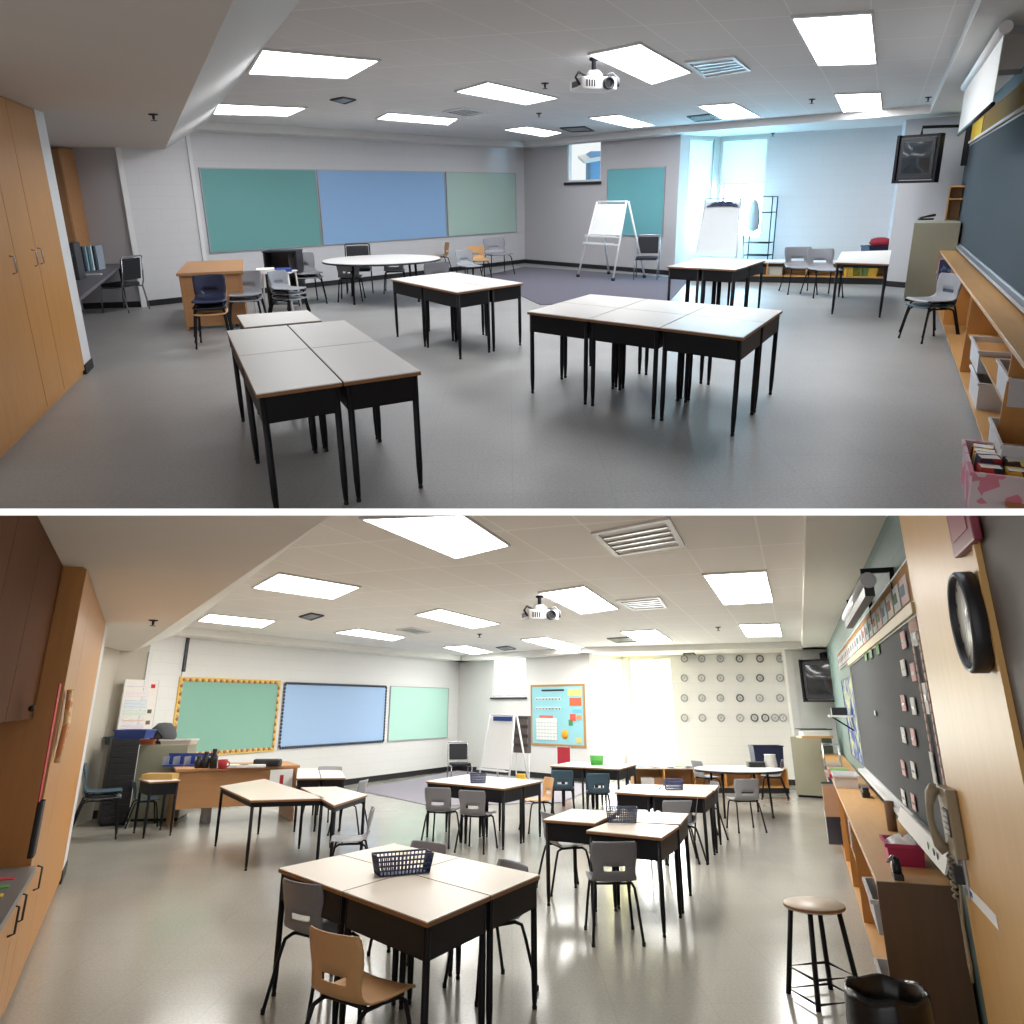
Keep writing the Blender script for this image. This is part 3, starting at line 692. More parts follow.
bw = .42; bh = .55; mb = MB(); mb.box(0, .02, 0, .35, 0, bh); mb.box(bw - .02, bw, 0, .35, 0, bh); mb.box(0, bw, .33, .35, 0, bh); mb.build('carcass', M['maple'], t); MB().box(0, bw, -.02, .35, bh - .03, bh).build('top', M['maple_x'], t); MB().box(.02, bw - .02, -.02, .33, bh * .6, bh * .6 + .02).build('shelf', M['maple_x'], t)
t = thing('stapler', 'small dark gadget lying on the beige cabinet', 'office gadget', G(926, 220, hF)); MB().rbox(-.14, .12, -.04, .04, 0, .03, .02).build('base', M['dark_plastic'], t); MB().add([(-.12, -.03, .03), (.14, -.03, .06), (.14, .03, .06), (-.12, .03, .03), (-.12, -.03, .05), (.14, -.03, .10), (.14, .03, .10), (-.12, .03, .05)], [(3, 2, 1, 0), (4, 5, 6, 7), (0, 1, 5, 4), (1, 2, 6, 5), (2, 3, 7, 6), (3, 0, 4, 7)]).build('arm', M['steel_frame'], t)
# low shelf unit along the chalkboard wall
def low_shelf(Df, Dw, a_near, a_far, hh, divs, label, dC, nC, base=.09, rows=1, plinth=True):
    P0 = nC * Df + dC * a_far; w = WF(P0, nC * Df + dC * a_near); dep = Dw - Df; t = thing('low_shelf_unit', label, 'shelf unit', M=w.M); L = w.L; th = .02
    MB().box(0, L, 0, dep, hh - .03, hh).build('top', M['maple_x'], t, bevel=.003); MB().box(0, L, 0, dep, base - .02, base).build('bottom_shelf', M['maple_x'], t)
    MB().box(0, L, .03, dep, 0, base - .02).build('plinth', M['baseboard'] if plinth else M['maple_x'], t); MB().box(0, L, dep - .012, dep, base, hh - .03).build('back_panel', M['maple_x'], t)
    us = [0] + sorted(divs) + [L - th]
    for u in us: MB().box(u, u + th, 0, dep - .012, base if 0 < u < L - th else 0, hh - .03).build('divider', M['maple'], t)
    for i, (u, v) in enumerate(zip(us, us[1:])):
        if rows and i % 2 == 0: MB().box(u + th, v, .02, dep - .012, base + (hh - base) * .48, base + (hh - base) * .48 + .016).build('middle_shelf', M['maple_x'], t)
    return t, w
aF = (BC - nC * 1.02).dot(dC) - 1.25
wS = WF(nC * .74 + dC * aF, nC * .74 + dC * .8)
dv = [wS.at(948, 290)[0], wS.at(966.5, 330)[0], wS.at(1003, 400)[0]]
lt, wS = low_shelf(.74, 1.0, .8, aF, .80, dv, 'long low maple shelf unit under the chalkboard, upper room', dC, nC)
def on_shelf(w, x, y, off, z): # floor-level position inside the shelf from a pixel on its front plane
    u, _ = w.at(x, y); return w.pt(u, off, z)
ang = math.atan2(wS.u[1], wS.u[0])
# clear bins in the shelf
def tote(label, w, x, z, hh, m='milky', L=.7, dep=.26, off=.14, u1=None):   # x: column of the bin's near lower corner
    u1 = u_at(w, x, z) if u1 is None else u1
    return bin_box('storage_bin', label, 'bin', w.pt(u1 - L / 2, off, 0), math.atan2(w.u[1], w.u[0]), L, dep, hh, M[m] if isinstance(m, str) else m, z)
defm('milky', (205, 206, 210), .3, noise=.02)
tote('milky storage bin on the bottom shelf, lower of the stacked pair', wS, 973, .09, .21)
tote('milky storage bin stacked on another one', wS, 974, .30, .19)
tote('milky tub at the frame edge, on the middle shelf', wS, 1003, .45, .18, L=.6)
tote('white tub at the frame edge, right behind the box of games', wS, 1001, .10, .24, L=.6, off=.10)
P = G(997, 478, .12)
gb = bin_box('game_box', 'open pink and blue box packed with colourful games on the floor by the shelf', 'box', (P[0], P[1]), ang, .62, .32, .24, mat('pinkbox', (206, 184, 188), .6, kind='patch', rgb2=(206, 120, 140), nscale=12))
random.seed(4)
gcols = [(150, 34, 40), (222, 190, 90), (230, 226, 220), (40, 36, 60), (190, 60, 50), (240, 214, 120), (120, 30, 36), (228, 226, 226), (60, 50, 50), (214, 168, 60)]
for i in range(10):
    q = Matrix.Rotation(ang, 4, 'Z') @ Vector((-.20 + (i % 5) * .1, -.07 + (i // 5) * .13, 0))
    book(['dark red', 'mustard', 'white', 'navy', 'brick red', 'pale yellow', 'maroon', 'off-white', 'charcoal', 'gold'][i] + ' game box standing in the open floor box', (P[0] + q[0], P[1] + q[1]), ang + random.uniform(-.25, .25), .085, .11, .2, mat('gc%d' % i, gcols[i], .6, kind='patch', rgb2=gcols[(i * 3 + 1) % 10], nscale=14), .012 + random.uniform(.03, .07), name='game_box', cat='game box')
pc = [(196, 60, 60), (230, 150, 60), (80, 120, 180), (220, 210, 200), (60, 60, 90)]
for i in range(5):
    u = wS.at(944, 262)[0] - .5 + i * .11
    book(['red', 'orange', 'blue', 'cream', 'navy'][i] + ' picture book leaning at the far end of the low shelf, upper room', wS.pt(u, .05)[:2], ang, .03, .2, .30, mat('pc%d' % i, pc[i], .6, kind='patch', rgb2=pc[i - 2], nscale=18), .46)
# ---- left: tall cabinets, counter
wc = WF(cabN - cabD * 3, cabF)
def tall_cabinets(w, edges, hh, names, hand, dep=.6, m='maple'):
    for i, (u0, u1) in enumerate(zip(edges, edges[1:])):
        t = thing('tall_cabinet', names[i], 'cabinet', M=w.M @ Matrix.Translation((u0, 0, 0))); L = u1 - u0
        MB().box(0, L, .02, dep, .0, hh).build('body', M[m], t); d = MB().box(.006, L - .006, 0, .02, .05, hh - .01).build('door', M[m], t, bevel=.002)
        for (hu, hz) in hand[i]:
            MB().tube([(hu - u0, 0, hz - .07), (hu - u0, -.03, hz - .06), (hu - u0, -.03, hz + .06), (hu - u0, 0, hz + .07)], .006).build('handle', M['chrome'], d)
ue = [wc.at(-60, 250)[0], wc.at(14, 250)[0], wc.at(36, 250)[0], wc.L]
h1 = wc.at(11, 265); h2 = wc.at(33, 258); h3 = wc.at(39, 256)
tall_cabinets(wc, ue, ZB, ['tall maple cabinet cut by the left frame edge', 'tall maple cabinet, middle one beside the frame edge', 'tall maple cabinet next to the white wall end'], [[h1], [h2], [h3]])
cp = [G(74, 302, .74), G(123, 263, .74), G(90, 262, .74), G(56, 268, .74), G(50, 300, .74)]
t = thing('counter', 'dark grey wall counter in the recess at left', 'counter'); MB().prism([p[:2] for p in cp], .70, .74).build('worktop', mat('counter_grey', (92, 92, 98), .45), t)
for p in (cp[1], cp[4], cp[2]): MB().tube([(p[0] * .985 + -.07, p[1] * .985, .70), (p[0] * .985 - .07, p[1] * .985, 0)], .02).build('leg', M['black_metal'], t)
def on(x, y, h): return G(x, y, h)
P = on(75, 279, .74); t = thing('computer_tower', 'black computer tower standing on the dark counter', 'computer', P, .3); MB().rbox(-.10, .10, -.2, .2, 0, .48, .02).build('case', M['dark_plastic'], t); MB().box(-.07, .07, -.21, -.2, .3, .34).build('drive_slot', M['steel_frame'], t)
P = on(73, 260, .74); t = thing('computer_monitor', 'white monitor behind the black computer tower', 'monitor', P, .3); MB().rbox(-.18, .18, -.02, .05, .35, .70, .02).build('housing', M['white_plastic'], t); MB().lathe([(.12, 0), (.1, .02), (.03, .04), (.03, .35)], n=16).build('stand', M['white_plastic'], t)
bc_ = [(40, 110, 130), (50, 60, 80), (170, 180, 190), (60, 130, 140), (210, 210, 214), (36, 60, 70), (150, 160, 175)]
for i in range(7):
    P = on(86 + i * 2.6, 271 - i * .3, .74); book(['teal', 'slate', 'pale grey', 'turquoise', 'white', 'dark green', 'grey blue'][i] + ' binder standing on the dark counter', P[:2], .1, .035, .24, .36, mat('bc%d' % i, bc_[i], .5), .74, name='binder', cat='binder')
P = on(92, 274, .74); t = thing('book_tray', 'flat white tray under the row of binders', 'tray', (P[0], P[1], .74), .1); MB().box(-.14, .2, -.2, -.14, 0, .015).build('tray', M['white_plastic'], t)
t = thing('wooden_cabinet', 'wooden cabinet standing on the dark counter behind the white wall end', 'cabinet', G(94, 311)); MB().box(-.45, -.02, -.1, .5, .745, ZB - .02).build('body', M['oak'], t); MB().box(-.44, -.03, -.12, -.1, .77, ZB - .05).build('door', M['oak'], t)
chair('black chair with a chrome frame at the end of the dark counter', (131, 257), 165, 'chrome', kind='guest')
# ---- desks
GU = 'school desks of the upper room'
desk_block([(257, 400), (423.4, 371), (345, 319), (226, 331)], 2, 2, ['near left desk of the L-shaped front group', 'near right desk of the L-shaped front group', 'far left desk of the four in the L-shaped group', 'far right desk of the four in the L-shaped group'], GU, [(0, 264, 508), (1, 418, 483)], hz=.74)
desk_block([(244, 328), (322, 320), (308, 310), (236, 315)], 1, 1, ['fifth desk, set behind the L-shaped front group toward the chairs'], GU, hz=.74)
desk_block([(457.3, 295.6), (523, 282.5), (453.4, 270.8), (390, 279.7)], 2, 2, ['nearest desk of the middle group of four', 'right desk of the middle group of four, by the carpet', 'left desk of the middle group of four', 'rear desk of the middle group of four'], GU, [(0, 460.5, 358), (1, 522, 340), (3, 394, 331)], hz=.74)
desk_block([(526.6, 309.5), (744, 344.6), (780.5, 310.3), (590, 290.5)], 3, 2, ['front left desk of the big group of six', 'front middle desk of the big group of six', 'front right desk of the big group of six', 'back left desk of the big group of six', 'back middle desk of the big group of six', 'back right desk of the big group of six'], GU, [(0, 531, 381.5), (1, 741.4, 441.4), (2, 778.4, 387.6)], hz=.74)
desk_block([(664.6, 270.3), (734.2, 274.4), (763.5, 261.7), (707, 258)], 2, 2, ['front left desk of the group by the window alcove', 'front right desk of the group by the window alcove', 'back left desk of the group by the window alcove', 'back right desk of the group by the window alcove'], GU, [(0, 666, 299.6), (1, 747.6, 307.5)], hz=.74)
desk_block([(834.3, 260.5), (888, 263), (894, 248.3), (839, 252)], 1, 1, ['single table standing alone near the beige cabinet'], None, [(0, 841, 320), (1, 883.6, 327.6)], box=.04, hz=.74)
# ---- teacher desk, chairs and small things at the back left
def px_desk(label, fl, fr, bl, hh, m='oak', modesty=.12, th=.04):
    A, B, D = G(*fl, 0), G(*fr, 0), G(*bl, 0); w = WF(A, B); dep = abs((D - A).dot(w.n)); L = w.L
    t = thing('teacher_desk', label, 'desk', M=w.M)
    MB().box(-.03, L + .03, -.03, dep, hh - th, hh).build('desk_top', M['oak'], t, bevel=.004)
    MB().box(0, .035, 0, dep - .02, 0, hh - th).build('side_panel', M['oak'], t); MB().box(L - .035, L, 0, dep - .02, 0, hh - th).build('side_panel', M['oak'], t)
    MB().box(.035, L - .035, .02, .045, modesty, hh - th).build('modesty_panel', M['oak'], t)
    return t, w, dep
hh = .79
px_desk('light wooden teacher desk against the long wall, behind the navy chairs', (187, 331), (248, 327), (168, 312), hh, modesty=.05)
GUC = 'grey stacking school chairs of the upper room'
for i, (sh, lb) in enumerate([('tan_shell', 'tan chair at the bottom of the navy stack'), ('black_shell', 'dark chair in the middle of the navy stack'), ('navy_shell', 'navy chair on top of the stack by the teacher desk')]):
    if sh == 'black_shell': defm('black_shell', (36, 38, 46), .45)
    chair(lb + ', upper room', None, 285, sh, z=.075 * i, sc=1.05, at=G(216, 345)[:2])
for i, lb in enumerate(['lower', 'upper']):
    chair(lb + ' grey chair of the wide pair right of the navy stack', None, 280, 'light_shell', z=.075 * i, sc=1.15, at=G(250, 328)[:2])
for i, lb in enumerate(['lowest', 'middle', 'topmost']):
    chair(lb + ' grey chair of the side-on stack behind the L-shaped desks', None, 330, 'light_shell', z=.07 * i - .0, sc=1.0, h=.6, at=G(291, 322)[:2])
for i, lb in enumerate(['lower', 'upper']):
    chair(lb + ' grey chair of the stack left of the oval table', None, 300, 'grey_shell', z=.07 * i, sc=1.25, h=.78, at=G(309, 303)[:2])
t = thing('side_table', 'small white framed table with blue and white papers on it', 'table', G(279, 310)); rz = .3
MB().box(-.3, .3, -.25, .25, .60, .62).build('table_top', M['white_plastic'], t)
for sx in (-1, 1):
    for sy in (-1, 1): MB().tube([(sx * .27, sy * .22, .60), (sx * .3, sy * .25, 0)], .016).build('leg', M['white_plastic'], t)
P = G(279, 310); t = thing('paper_pile', 'blue and white paper pile on the small white table', 'papers', (P[0], P[1], .62), .3); MB().box(-.28, .0, -.2, .2, 0, .05).build('white_papers', M['paper'], t); MB().box(.02, .26, -.2, .2, 0, .04).build('blue_folder', M['blue_box'], t, bevel=.003)
t = thing('open_cabinet', 'black open cabinet behind the grey chairs at the long wall', 'cabinet', G(285, 305)); mb = MB(); mb.box(-.28, -.25, 0, .4, 0, .88); mb.box(.25, .28, 0, .4, 0, .88); mb.box(-.28, .28, .36, .4, .1, .88); mb.box(-.28, .28, 0, .4, .5, .53); mb.box(-.28, .28, 0, .4, .1, .13); mb.build('carcass', M['dark_plastic'], t); MB().box(-.29, .29, -.02, .42, .88, .90).build('top', M['dark_plastic'], t)
def oval_table(label, c, rx, ry, hz, nl=4, top='laminate', n=40, rz=0, half=False):
    t = thing('oval_table', label, 'table', (c[0], c[1], 0), rz); P = [(rx * math.cos(2 * math.pi * k / n), ry * math.sin(2 * math.pi * k / n)) for k in range(n)]
    MB().prism(P, hz - .006, hz, smooth=False).build('table_top', M[top], t); MB().prism([(x * 1.003, y * 1.003) for x, y in P], hz - .035, hz - .006, smooth=True).build('edge_band', M['steel_frame'], t)
    for k in range(nl):
        a = math.pi / 4 + k * math.pi / 2; x, y = rx * .72 * math.cos(a), ry * .72 * math.sin(a)
        lg = MB().tube([(x, y, hz - .035), (x * 1.05, y * 1.05, .03)], [.022, .016]).build('leg', M['black_metal'], t); MB().lathe([(.02, 0), (.02, .03)], (x * 1.05, y * 1.05, 0), 10).build('foot_glide', M['rubber'], lg)
    return t
hz = .70; E0, E1 = G(322, 261, hz), G(440, 257, hz); Ef = G(378, 266.5, hz); c = (E0 + E1) / 2; rz = math.atan2((E1 - E0)[1], (E1 - E0)[0])
ry = abs((Ef - c).dot(Vector((math.sin(rz), -math.cos(rz), 0)))); oval_table('long oval grey table by the blue board, upper room', c, (E1 - E0).length / 2, min(ry, 1.1), hz, rz=rz)
chair('black padded chair behind the oval table', (357, 244.5), 280, 'steel_frame', kind='guest')
chair('grey chair tucked under the left half of the oval table', None, 95, 'grey_shell', at=G(352, 300)[:2], sc=1.1)
chair('grey chair tucked under the right half of the oval table', None, 95, 'light_shell', at=G(396, 292)[:2], sc=1.1)
chair('mauve grey chair at the right end of the oval table', (437, 262), 110, 'grey_shell', sc=1.2)
chair('small tan chair between the oval table and the wall', None, 200, 'tan_shell', at=G(441, 274)[:2], h=.72)
chair('small grey chair against the wall, left of the orange one', (463, 250), 300, 'light_shell', sc=1.1)
chair('orange tan chair against the wall between two grey chairs', (475, 245.5), 290, 'tan_shell', sc=1.1)
chair('bigger grey chair nearest the room corner', (493, 238), 290, 'grey_shell', sc=1.5, h=.80)
chair('left grey chair by the low window shelf', (798, 246.5), 265, 'grey_shell', sc=1.3, h=.78)
chair('right grey chair by the low window shelf', (820, 248), 270, 'light_shell', sc=1.3, h=.78)
chair('black padded chair between the white easel and the alcove', (649, 235.5), 255, 'chrome', kind='guest')
Pc = G(927, 340)[:2]
for i, lb in enumerate(['lower', 'upper']):
    chair(lb + ' chair of the stack facing away from the low shelf', None, 190, 'light_shell' if i else 'teal_shell', z=.07 * i, sc=1.05, at=Pc)
# ---- easels
def easel(label, pl, pr, top_y, m='white_plastic', board_rows=(0, 1), hb=.75, dep=.5, casters=True, fill='paper'):
    A, B = G(*pl), G(*pr); w = WF(A, B); L = w.L; H = V((A + B) / 2, top_y)
    t = thing('easel', label, 'easel', M=w.M); k = .25                 # both faces lean together at the top
    lean = dep / 2
    for sy, nm_ in ((0, 'front'), (1, 'rear')):
        for sx in (0, 1):
            y0 = 0 if sy == 0 else dep; x0 = 0 if sx == 0 else L; x1 = x0 + (.1 if sx == 0 else -.1) * L
            lg = MB().tube([(x0, y0, .05), (x1, lean - (.03 if sy == 0 else -.03), H)], .02).build('leg', M[m], t)
            if casters: MB().lathe([(.0, -.018), (.04, -.018), (.04, .018), (.0, .018)], (x0, y0, .04), 12, axis='x').build('caster', M['rubber'], lg)
    MB().tube([(.1 * L, lean, H), (.9 * L, lean, H)], .02).build('top_rail', M[m], t)
    def yy(z): return lean * z / H - .03
    z0, z1 = H * hb, H * .97
    q = lambda z: .1 * L * z / H
    mb = MB(); d = -.03
    mb.add([(q(z0), yy(z0), z0), (L - q(z0), yy(z0), z0), (L - q(z1), yy(z1), z1), (q(z1), yy(z1), z1), (q(z0), yy(z0) + .02, z0), (L - q(z0), yy(z0) + .02, z0), (L - q(z1), yy(z1) + .02, z1), (q(z1), yy(z1) + .02, z1)],
           [(0, 1, 2, 3), (7, 6, 5, 4), (0, 4, 5, 1), (1, 5, 6, 2), (2, 6, 7, 3), (3, 7, 4, 0)]); mb.build('writing_board', M[fill], t)
    for zz in (z0 - .05, z0 - .20):
        MB().box(q(zz), L - q(zz), yy(zz) - .10, yy(zz) + .02, zz, zz + .02).build('tray', M[m], t)
        MB().tube([(q(zz) + .02, yy(zz) - .10, zz + .04), (L - q(zz) - .02, yy(zz) - .10, zz + .04)], .008).build('tray_rail', M[m], t)
    return t
easel('white easel on casters with an empty white board', (578, 277.5), (613, 281.5), 202, hb=.58, dep=.9)
E1_ = easel('second easel with a large white pad in front of the bright windows', (693, 276), (735, 278), 199, hb=.30, dep=.5)
P = G(715, 205, 1.9)
wE = WF(G(693, 276), G(735, 278)); zt = V(G(714, 277), 204); L = wE.L
t = thing('cloth_bundle', 'dark navy cloth draped over the second easel', 'cloth', M=wE.M @ Matrix.Translation((L * .52, .22, zt - .06))); pp = [[(-.36 * L + .72 * L * i / 12, -.07 + .14 * j / 6, (.10 * math.sin(math.pi * i / 12) ** .5 + .02 * math.sin(i * 2.1 + j)) * math.sin(math.pi * (j + .5) / 7)) for j in range(7)] for i in range(13)]; MB().grid(pp).build('cloth', M['navy_box'], t, solid=.02)
# wire rack cart
A, B = G(741, 275), G(766, 276); w = WF(A, B); H = V(A, 197); t = thing('wire_rack', 'black wire rack on casters with a hanging bag beside the second easel', 'rack', M=w.M); L = w.L
for x in (0, L):
    for y in (0, .4):
        p = MB().tube([(x, y, .07), (x, y, H)], .012).build('post', M['black_metal'], t); MB().lathe([(0, -.015), (.035, -.015), (.035, .015), (0, .015)], (x, y, .035), 12, axis='x').build('caster', M['rubber'], p)
for z in (.14, .42, .68, 1.3, H):
    mb = MB(); mb.tube([(0, 0, z), (L, 0, z), (L, .4, z), (0, .4, z)], .008, closed=True)
    if z < 1:
        for k in range(1, 6): mb.tube([(0, .4 * k / 6, z), (L, .4 * k / 6, z)], .004, n=6)
    mb.build('shelf_wire', M['black_metal'], t)
t = thing('hanging_bag', 'pale cloth bag hanging in the wire rack', 'bag', M=w.M @ Matrix.Translation((L * .35, -.02, 0))); z1 = H - .05
MB().lathe([(.02, z1), (.08, z1 - .08), (.13, z1 - .35), (.12, z1 - .6), (.0, z1 - .66)], n=14).build('bag', mat('bag_cloth', (170, 178, 184), .8), t); MB().tube([(-.05, 0, z1 - .02), (0, 0, z1 + .05), (.05, 0, z1 - .02)], .01).build('strap', M['steel_frame'], t)
# low window shelf with a few bins
wl = WF(G(690, 281), G(889, 285)); z = V(wl.pt(wl.L * .6), 262)
t = thing('window_shelf', 'long low white-topped shelf along the window alcove', 'shelf unit', M=wl.M); L = wl.L
MB().box(0, L, 0, .5, z - .03, z).build('top', M['white_plastic'], t); MB().box(0, L, .02, .5, 0, .12).build('plinth', M['baseboard'], t); MB().box(0, L, 0, .5, .12, .14).build('bottom_shelf', M['maple_x'], t); MB().box(0, L, .48, .5, .14, z - .03).build('back_panel', M['maple_x'], t)
for k in range(6): MB().box((L - .03) * k / 5, (L - .03) * k / 5 + .03, 0, .48, .14, z - .03).build('divider', M['maple'], t)
cols = [('yellow', (216, 190, 60)), ('dark', (50, 52, 60)), ('green', (110, 130, 70)), ('gold', (200, 160, 50)), ('brown', (130, 90, 60)), ('pale', (190, 190, 180)), ('red', (150, 60, 60))]
for i, (cn, cc) in enumerate(cols):
    u = wl.at([852, 760, 861, 870, 722, 775, 745][i], 272)[0]; bin_box('storage_bin', cn + ' bin in the low window shelf ' + ['behind the single table', 'near the easel', 'right behind the table leg', 'at the far right end', 'left of the rack', 'beside the grey chairs', 'below the wire rack'][i], 'bin', wl.pt(u, .2)[:2], math.atan2(wl.u[1], wl.u[0]), .28, .25, .16, mat('bin%d' % i, cc, .5), .14, rim=False, group=None)
u = wl.at(878, 250)[0]; tote_P = wl.pt(u, .2)
bb = bin_box('storage_bin', 'navy plastic bin on the window shelf with a red cushion on it', 'bin', tote_P[:2], 0, .46, .35, .30, M['navy_box'], z); t = thing('cushion', 'dark red cushion lying on the navy bin', 'cushion', (tote_P[0] + .05, tote_P[1], z + .28)); MB().lathe([(0, 0), (.15, .01), (.2, .07), (.17, .14), (.08, .17), (0, .175)], n=18).build('cushion', mat('crimson', (150, 30, 48), .8), t)
# ================================================================ ROOM IN THE LOWER PICTURE
setroom('l')
defm('wall_lw', (226, 226, 224), .6, kind='block', rgb2=(220, 220, 218))
defm('wall_lw2', (222, 221, 218), .65, noise=.02)
defm('wall_beige', (196, 188, 174), .7, noise=.02)
defm('wall_teal', (108, 132, 128), .6, kind='block', rgb2=(98, 122, 118))
defm('plaster_l', (234, 228, 218), .85, noise=.02)
defm('soffit_l', (234, 232, 226), .8, noise=.02)
defm('tile_l', (234, 232, 229), .9, kind='tile')
defm('floor_l', (170, 167, 159), .17, kind='floor', rgb2=(155, 152, 145))
defm('carpet_l', (150, 146, 156), .95, noise=.1, nscale=90)
defm('panel_wood', (214, 170, 106), .4, kind='wood', rgb2=(200, 152, 88), nscale=3)
defm('grey_base', (120, 122, 124), .5)
dC = ray(800, 705); dC = Vector((dC[0], dC[1], 0)).normalized(); nC = Vector((dC[1], -dC[0], 0)); DW, DS = .68, .28
A0, AB, B1 = G(163, 810), G(457, 770), G(593, 783)
K1, K2, K3 = G(628, 779.5), G(797, 785.5), G(801, 790)
BC = line_x(K3, (G(850, 791) - K3), nC * DW, dC)
CN = nC * DW + dC * .6
wA, wB, wK1, wK2, wK3, wB2, wC = WF(A0, AB), WF(AB, B1), WF(B1, K1), WF(K1, K2), WF(K2, K3), WF(K3, BC), WF(BC, CN)
cabN, cabF = G(2, 1024), G(60, 884)
cabD = (cabF - cabN).normalized(); STUB = cabF + cabD * .6
W0, W1 = G(92, 819), G(124, 816)
struct(MB().box(-14, 16, .5, 28, -.12, 0).build('floor', M['floor_l']))
e1 = G(765.7, 570, ZM) - G(703, 573.5, ZM); e2 = (G(723.7, 603.7, ZM) - G(703, 573.5, ZM)) / 2; q0 = G(703, 573.5, ZM); det = e1.x * e2.y - e1.y * e2.x
back = [A0 + wA.n * .1 - wA.u * 1.0, AB + (wA.n + wB.n) * .1, B1 + wB.n * .1, BC + wC.n * .1 + wB2.n * .1, CN + wC.n * .1, Vector((-1.5, .6, 0)), Vector((-7, 8, 0))]
struct(slab('ceiling', M['tile_l'], back, ZM, ZM + .1, tile_uv))
strip(A0 - wA.u * 1.5, AB, .55, wA.n, ZS, ZM + .05, 'trim_8', M['soffit_l'], .3)
strip(AB, B1, .55, wB.n, ZS, ZM + .05, 'trim_9', M['soffit_l'], .2)
struct(slab('trim_10', M['soffit_l'], [B1 - wB.n * .55, B1 + wB.n * .1, K1 + wK2.n * .2, K2 + wK2.n * .2, BC + wB2.n * .1 + nC * .1, BC - wB2.n * .75], ZS, ZM + .05))
struct(slab('trim_11', M['soffit_l'], [BC + nC * .1, CN + nC * .1, CN - nC * .50, BC - nC * .50], ZS, ZM + .05))
bA, bN = G(133, 652, ZB), G(312, 528.5, ZB); bd = (bN - bA).normalized()
struct(slab('ceiling_bulkhead', M['plaster_l'], [bA - bd * 1.0, bN + bd * 4, Vector((-6.5, 2.5, 0)), Vector((-10, 10, 0)), Vector((-9, 16, 0))], ZB, ZM + .08))
slope_trim('trim_12', bA, bN, G(169, 640, ZM), G(324, 518, ZM), M['soffit_l'])
hb = wK2.rect([(631, 662), (675, 662), (675, 765), (631, 765)]); hs = wK1.rect([(602, 662), (626, 661), (626, 764), (602, 764)]); hw = wB.rect([(493, 658), (526, 657), (526, 697), (493, 697)])
wall('wall_boards', M['wall_lw'], A0, AB, 0, 3.1); wall('wall_window', M['wall_lw2'], AB, B1, 0, 3.1, holes=[hw])
wall('wall_alcove_left', M['wall_lw'], B1, K1, 0, 3.0, holes=[(hs[0], hs[1], .6, ZS - .05)])
wall('wall_alcove_back', M['wall_lw'], K1, K2, 0, 3.0, holes=[(hb[0], hb[1], .6, ZS - .05)])
wall('wall_alcove_right', M['wall_lw'], K2, K3, 0, 3.0)
wall('wall_column', M['wall_lw2'], K3, BC, 0, 3.1); wall('wall_chalkboard', M['wall_teal'], BC, CN, 0, 3.1)
wall('wall_back_left', M['wall_lw'], W1, A0 - wA.u * .02, 0, 3.0); wall('wall_recess', M['wall_beige'], W0, W1, 0, 3.0)
wall('wall_left', M['wall_beige'], G(42, 882) + Vector((-.9, .2, 0)), W0, 0, 3.0)
wW1 = WF(W1, A0); wW0 = WF(W0, W1)
struct(MB().box(-.03, .06, -.03, .0, 0, ZB).build('trim_13', M['trim_white'], M=wW1.M)); struct(MB().box(-.02, .04, -.03, .0, ZB - .3, ZS).build('trim_14', M['steel_frame'], M=wA.M))
for nme, w in (('baseboard_boards', wA), ('baseboard_window', wB), ('baseboard_column', wB2), ('baseboard_recess', wW0), ('baseboard_back_left', wW1), ('baseboard_alcove', wK2)): baseboard(nme, w, 0, w.L, hgt=.12)
sw = WF(cabF, STUB); struct(MB().box(0, sw.L, .0, .75, .12, ZB + .05).build('wall_cabinet_end', M['trim_white'], M=sw.M)); struct(MB().box(-.02, sw.L + .012, -.012, .76, 0, .12).build('baseboard_cabinet_end', M['baseboard'], M=sw.M))
struct(slab('floor_carpet', M['carpet_l'], [G(458, 771), G(600, 786), G(560, 803), G(430, 806), G(355, 790)], .0, .012))
window('window_4', wB, hw, (hw[2] + .05, 'shade_w')) if M.setdefault('shade_w', shade_mat('shade_w', (252, 252, 250))) else None
struct(MB().box(hw[0] - .05, hw[1] + .03, -.06, .02, hw[2] - .05, hw[2] - .01).build('window_sill', M['steel_frame'], M=wB.M))
window('window_5', wK1, (hs[0], hs[1], .6, ZS - .05), (1.0, 'shade_l')); window('window_6', wK2, (hb[0], hb[1], .6, ZS - .05), (wK2.at(655, 684)[1], 'shade_l'))
daylight(wK1, (hs[0], hs[1], .6, 2.7), 200, (1, 1, .95)); daylight(wK2, (hb[0], hb[1], .6, 2.7), 200, (1, 1, .95)); daylight(wB, hw, 60, (.85, .95, 1))
LL = [([(361.6, 517), (463, 513), (509, 544), (456, 557)], 'large ceiling light at the top edge, left of the big vent'),
      ([(279, 572), (360, 586), (333, 598), (253, 586.5)], 'ceiling light nearest the bulkhead at left'),
      ([(209, 613), (275.7, 620), (262, 627), (198, 620)], 'ceiling light above the green board'),
      ([(439.7, 608), (499.5, 623), (473, 627.6), (416, 614)], 'ceiling light left of the projector'),
      ([(358, 628), (405, 636.5), (393, 640), (335, 632)], 'ceiling light above the blue board'),
      ([(539, 592), (584, 585), (618, 608), (581, 613)], 'ceiling light right of the projector'),
      ([(443, 646.5), (466, 645), (493, 651.5), (473, 654)], 'farthest ceiling light over the room corner'),
      ([(521, 639), (546, 636.6), (584, 646.5), (559, 649)], 'ceiling light in front of the small high window'),
      ([(620.7, 631), (655.6, 629), (672, 640), (639, 641.5)], 'ceiling light in front of the bright alcove windows'),
      ([(703, 573.5), (765.7, 570), (773, 601), (723.7, 603.7)], 'big ceiling light nearest the chalkboard wall'),
      ([(738.8, 623.9), (779, 622.9), (781.8, 635.6), (746.5, 636)], 'small ceiling light in front of the wall of paper rings')]
for px, lb in LL: ceiling_light(px, ZM, 'lower room: ' + lb, LAMP_L, 'ceiling lights of the lower room')
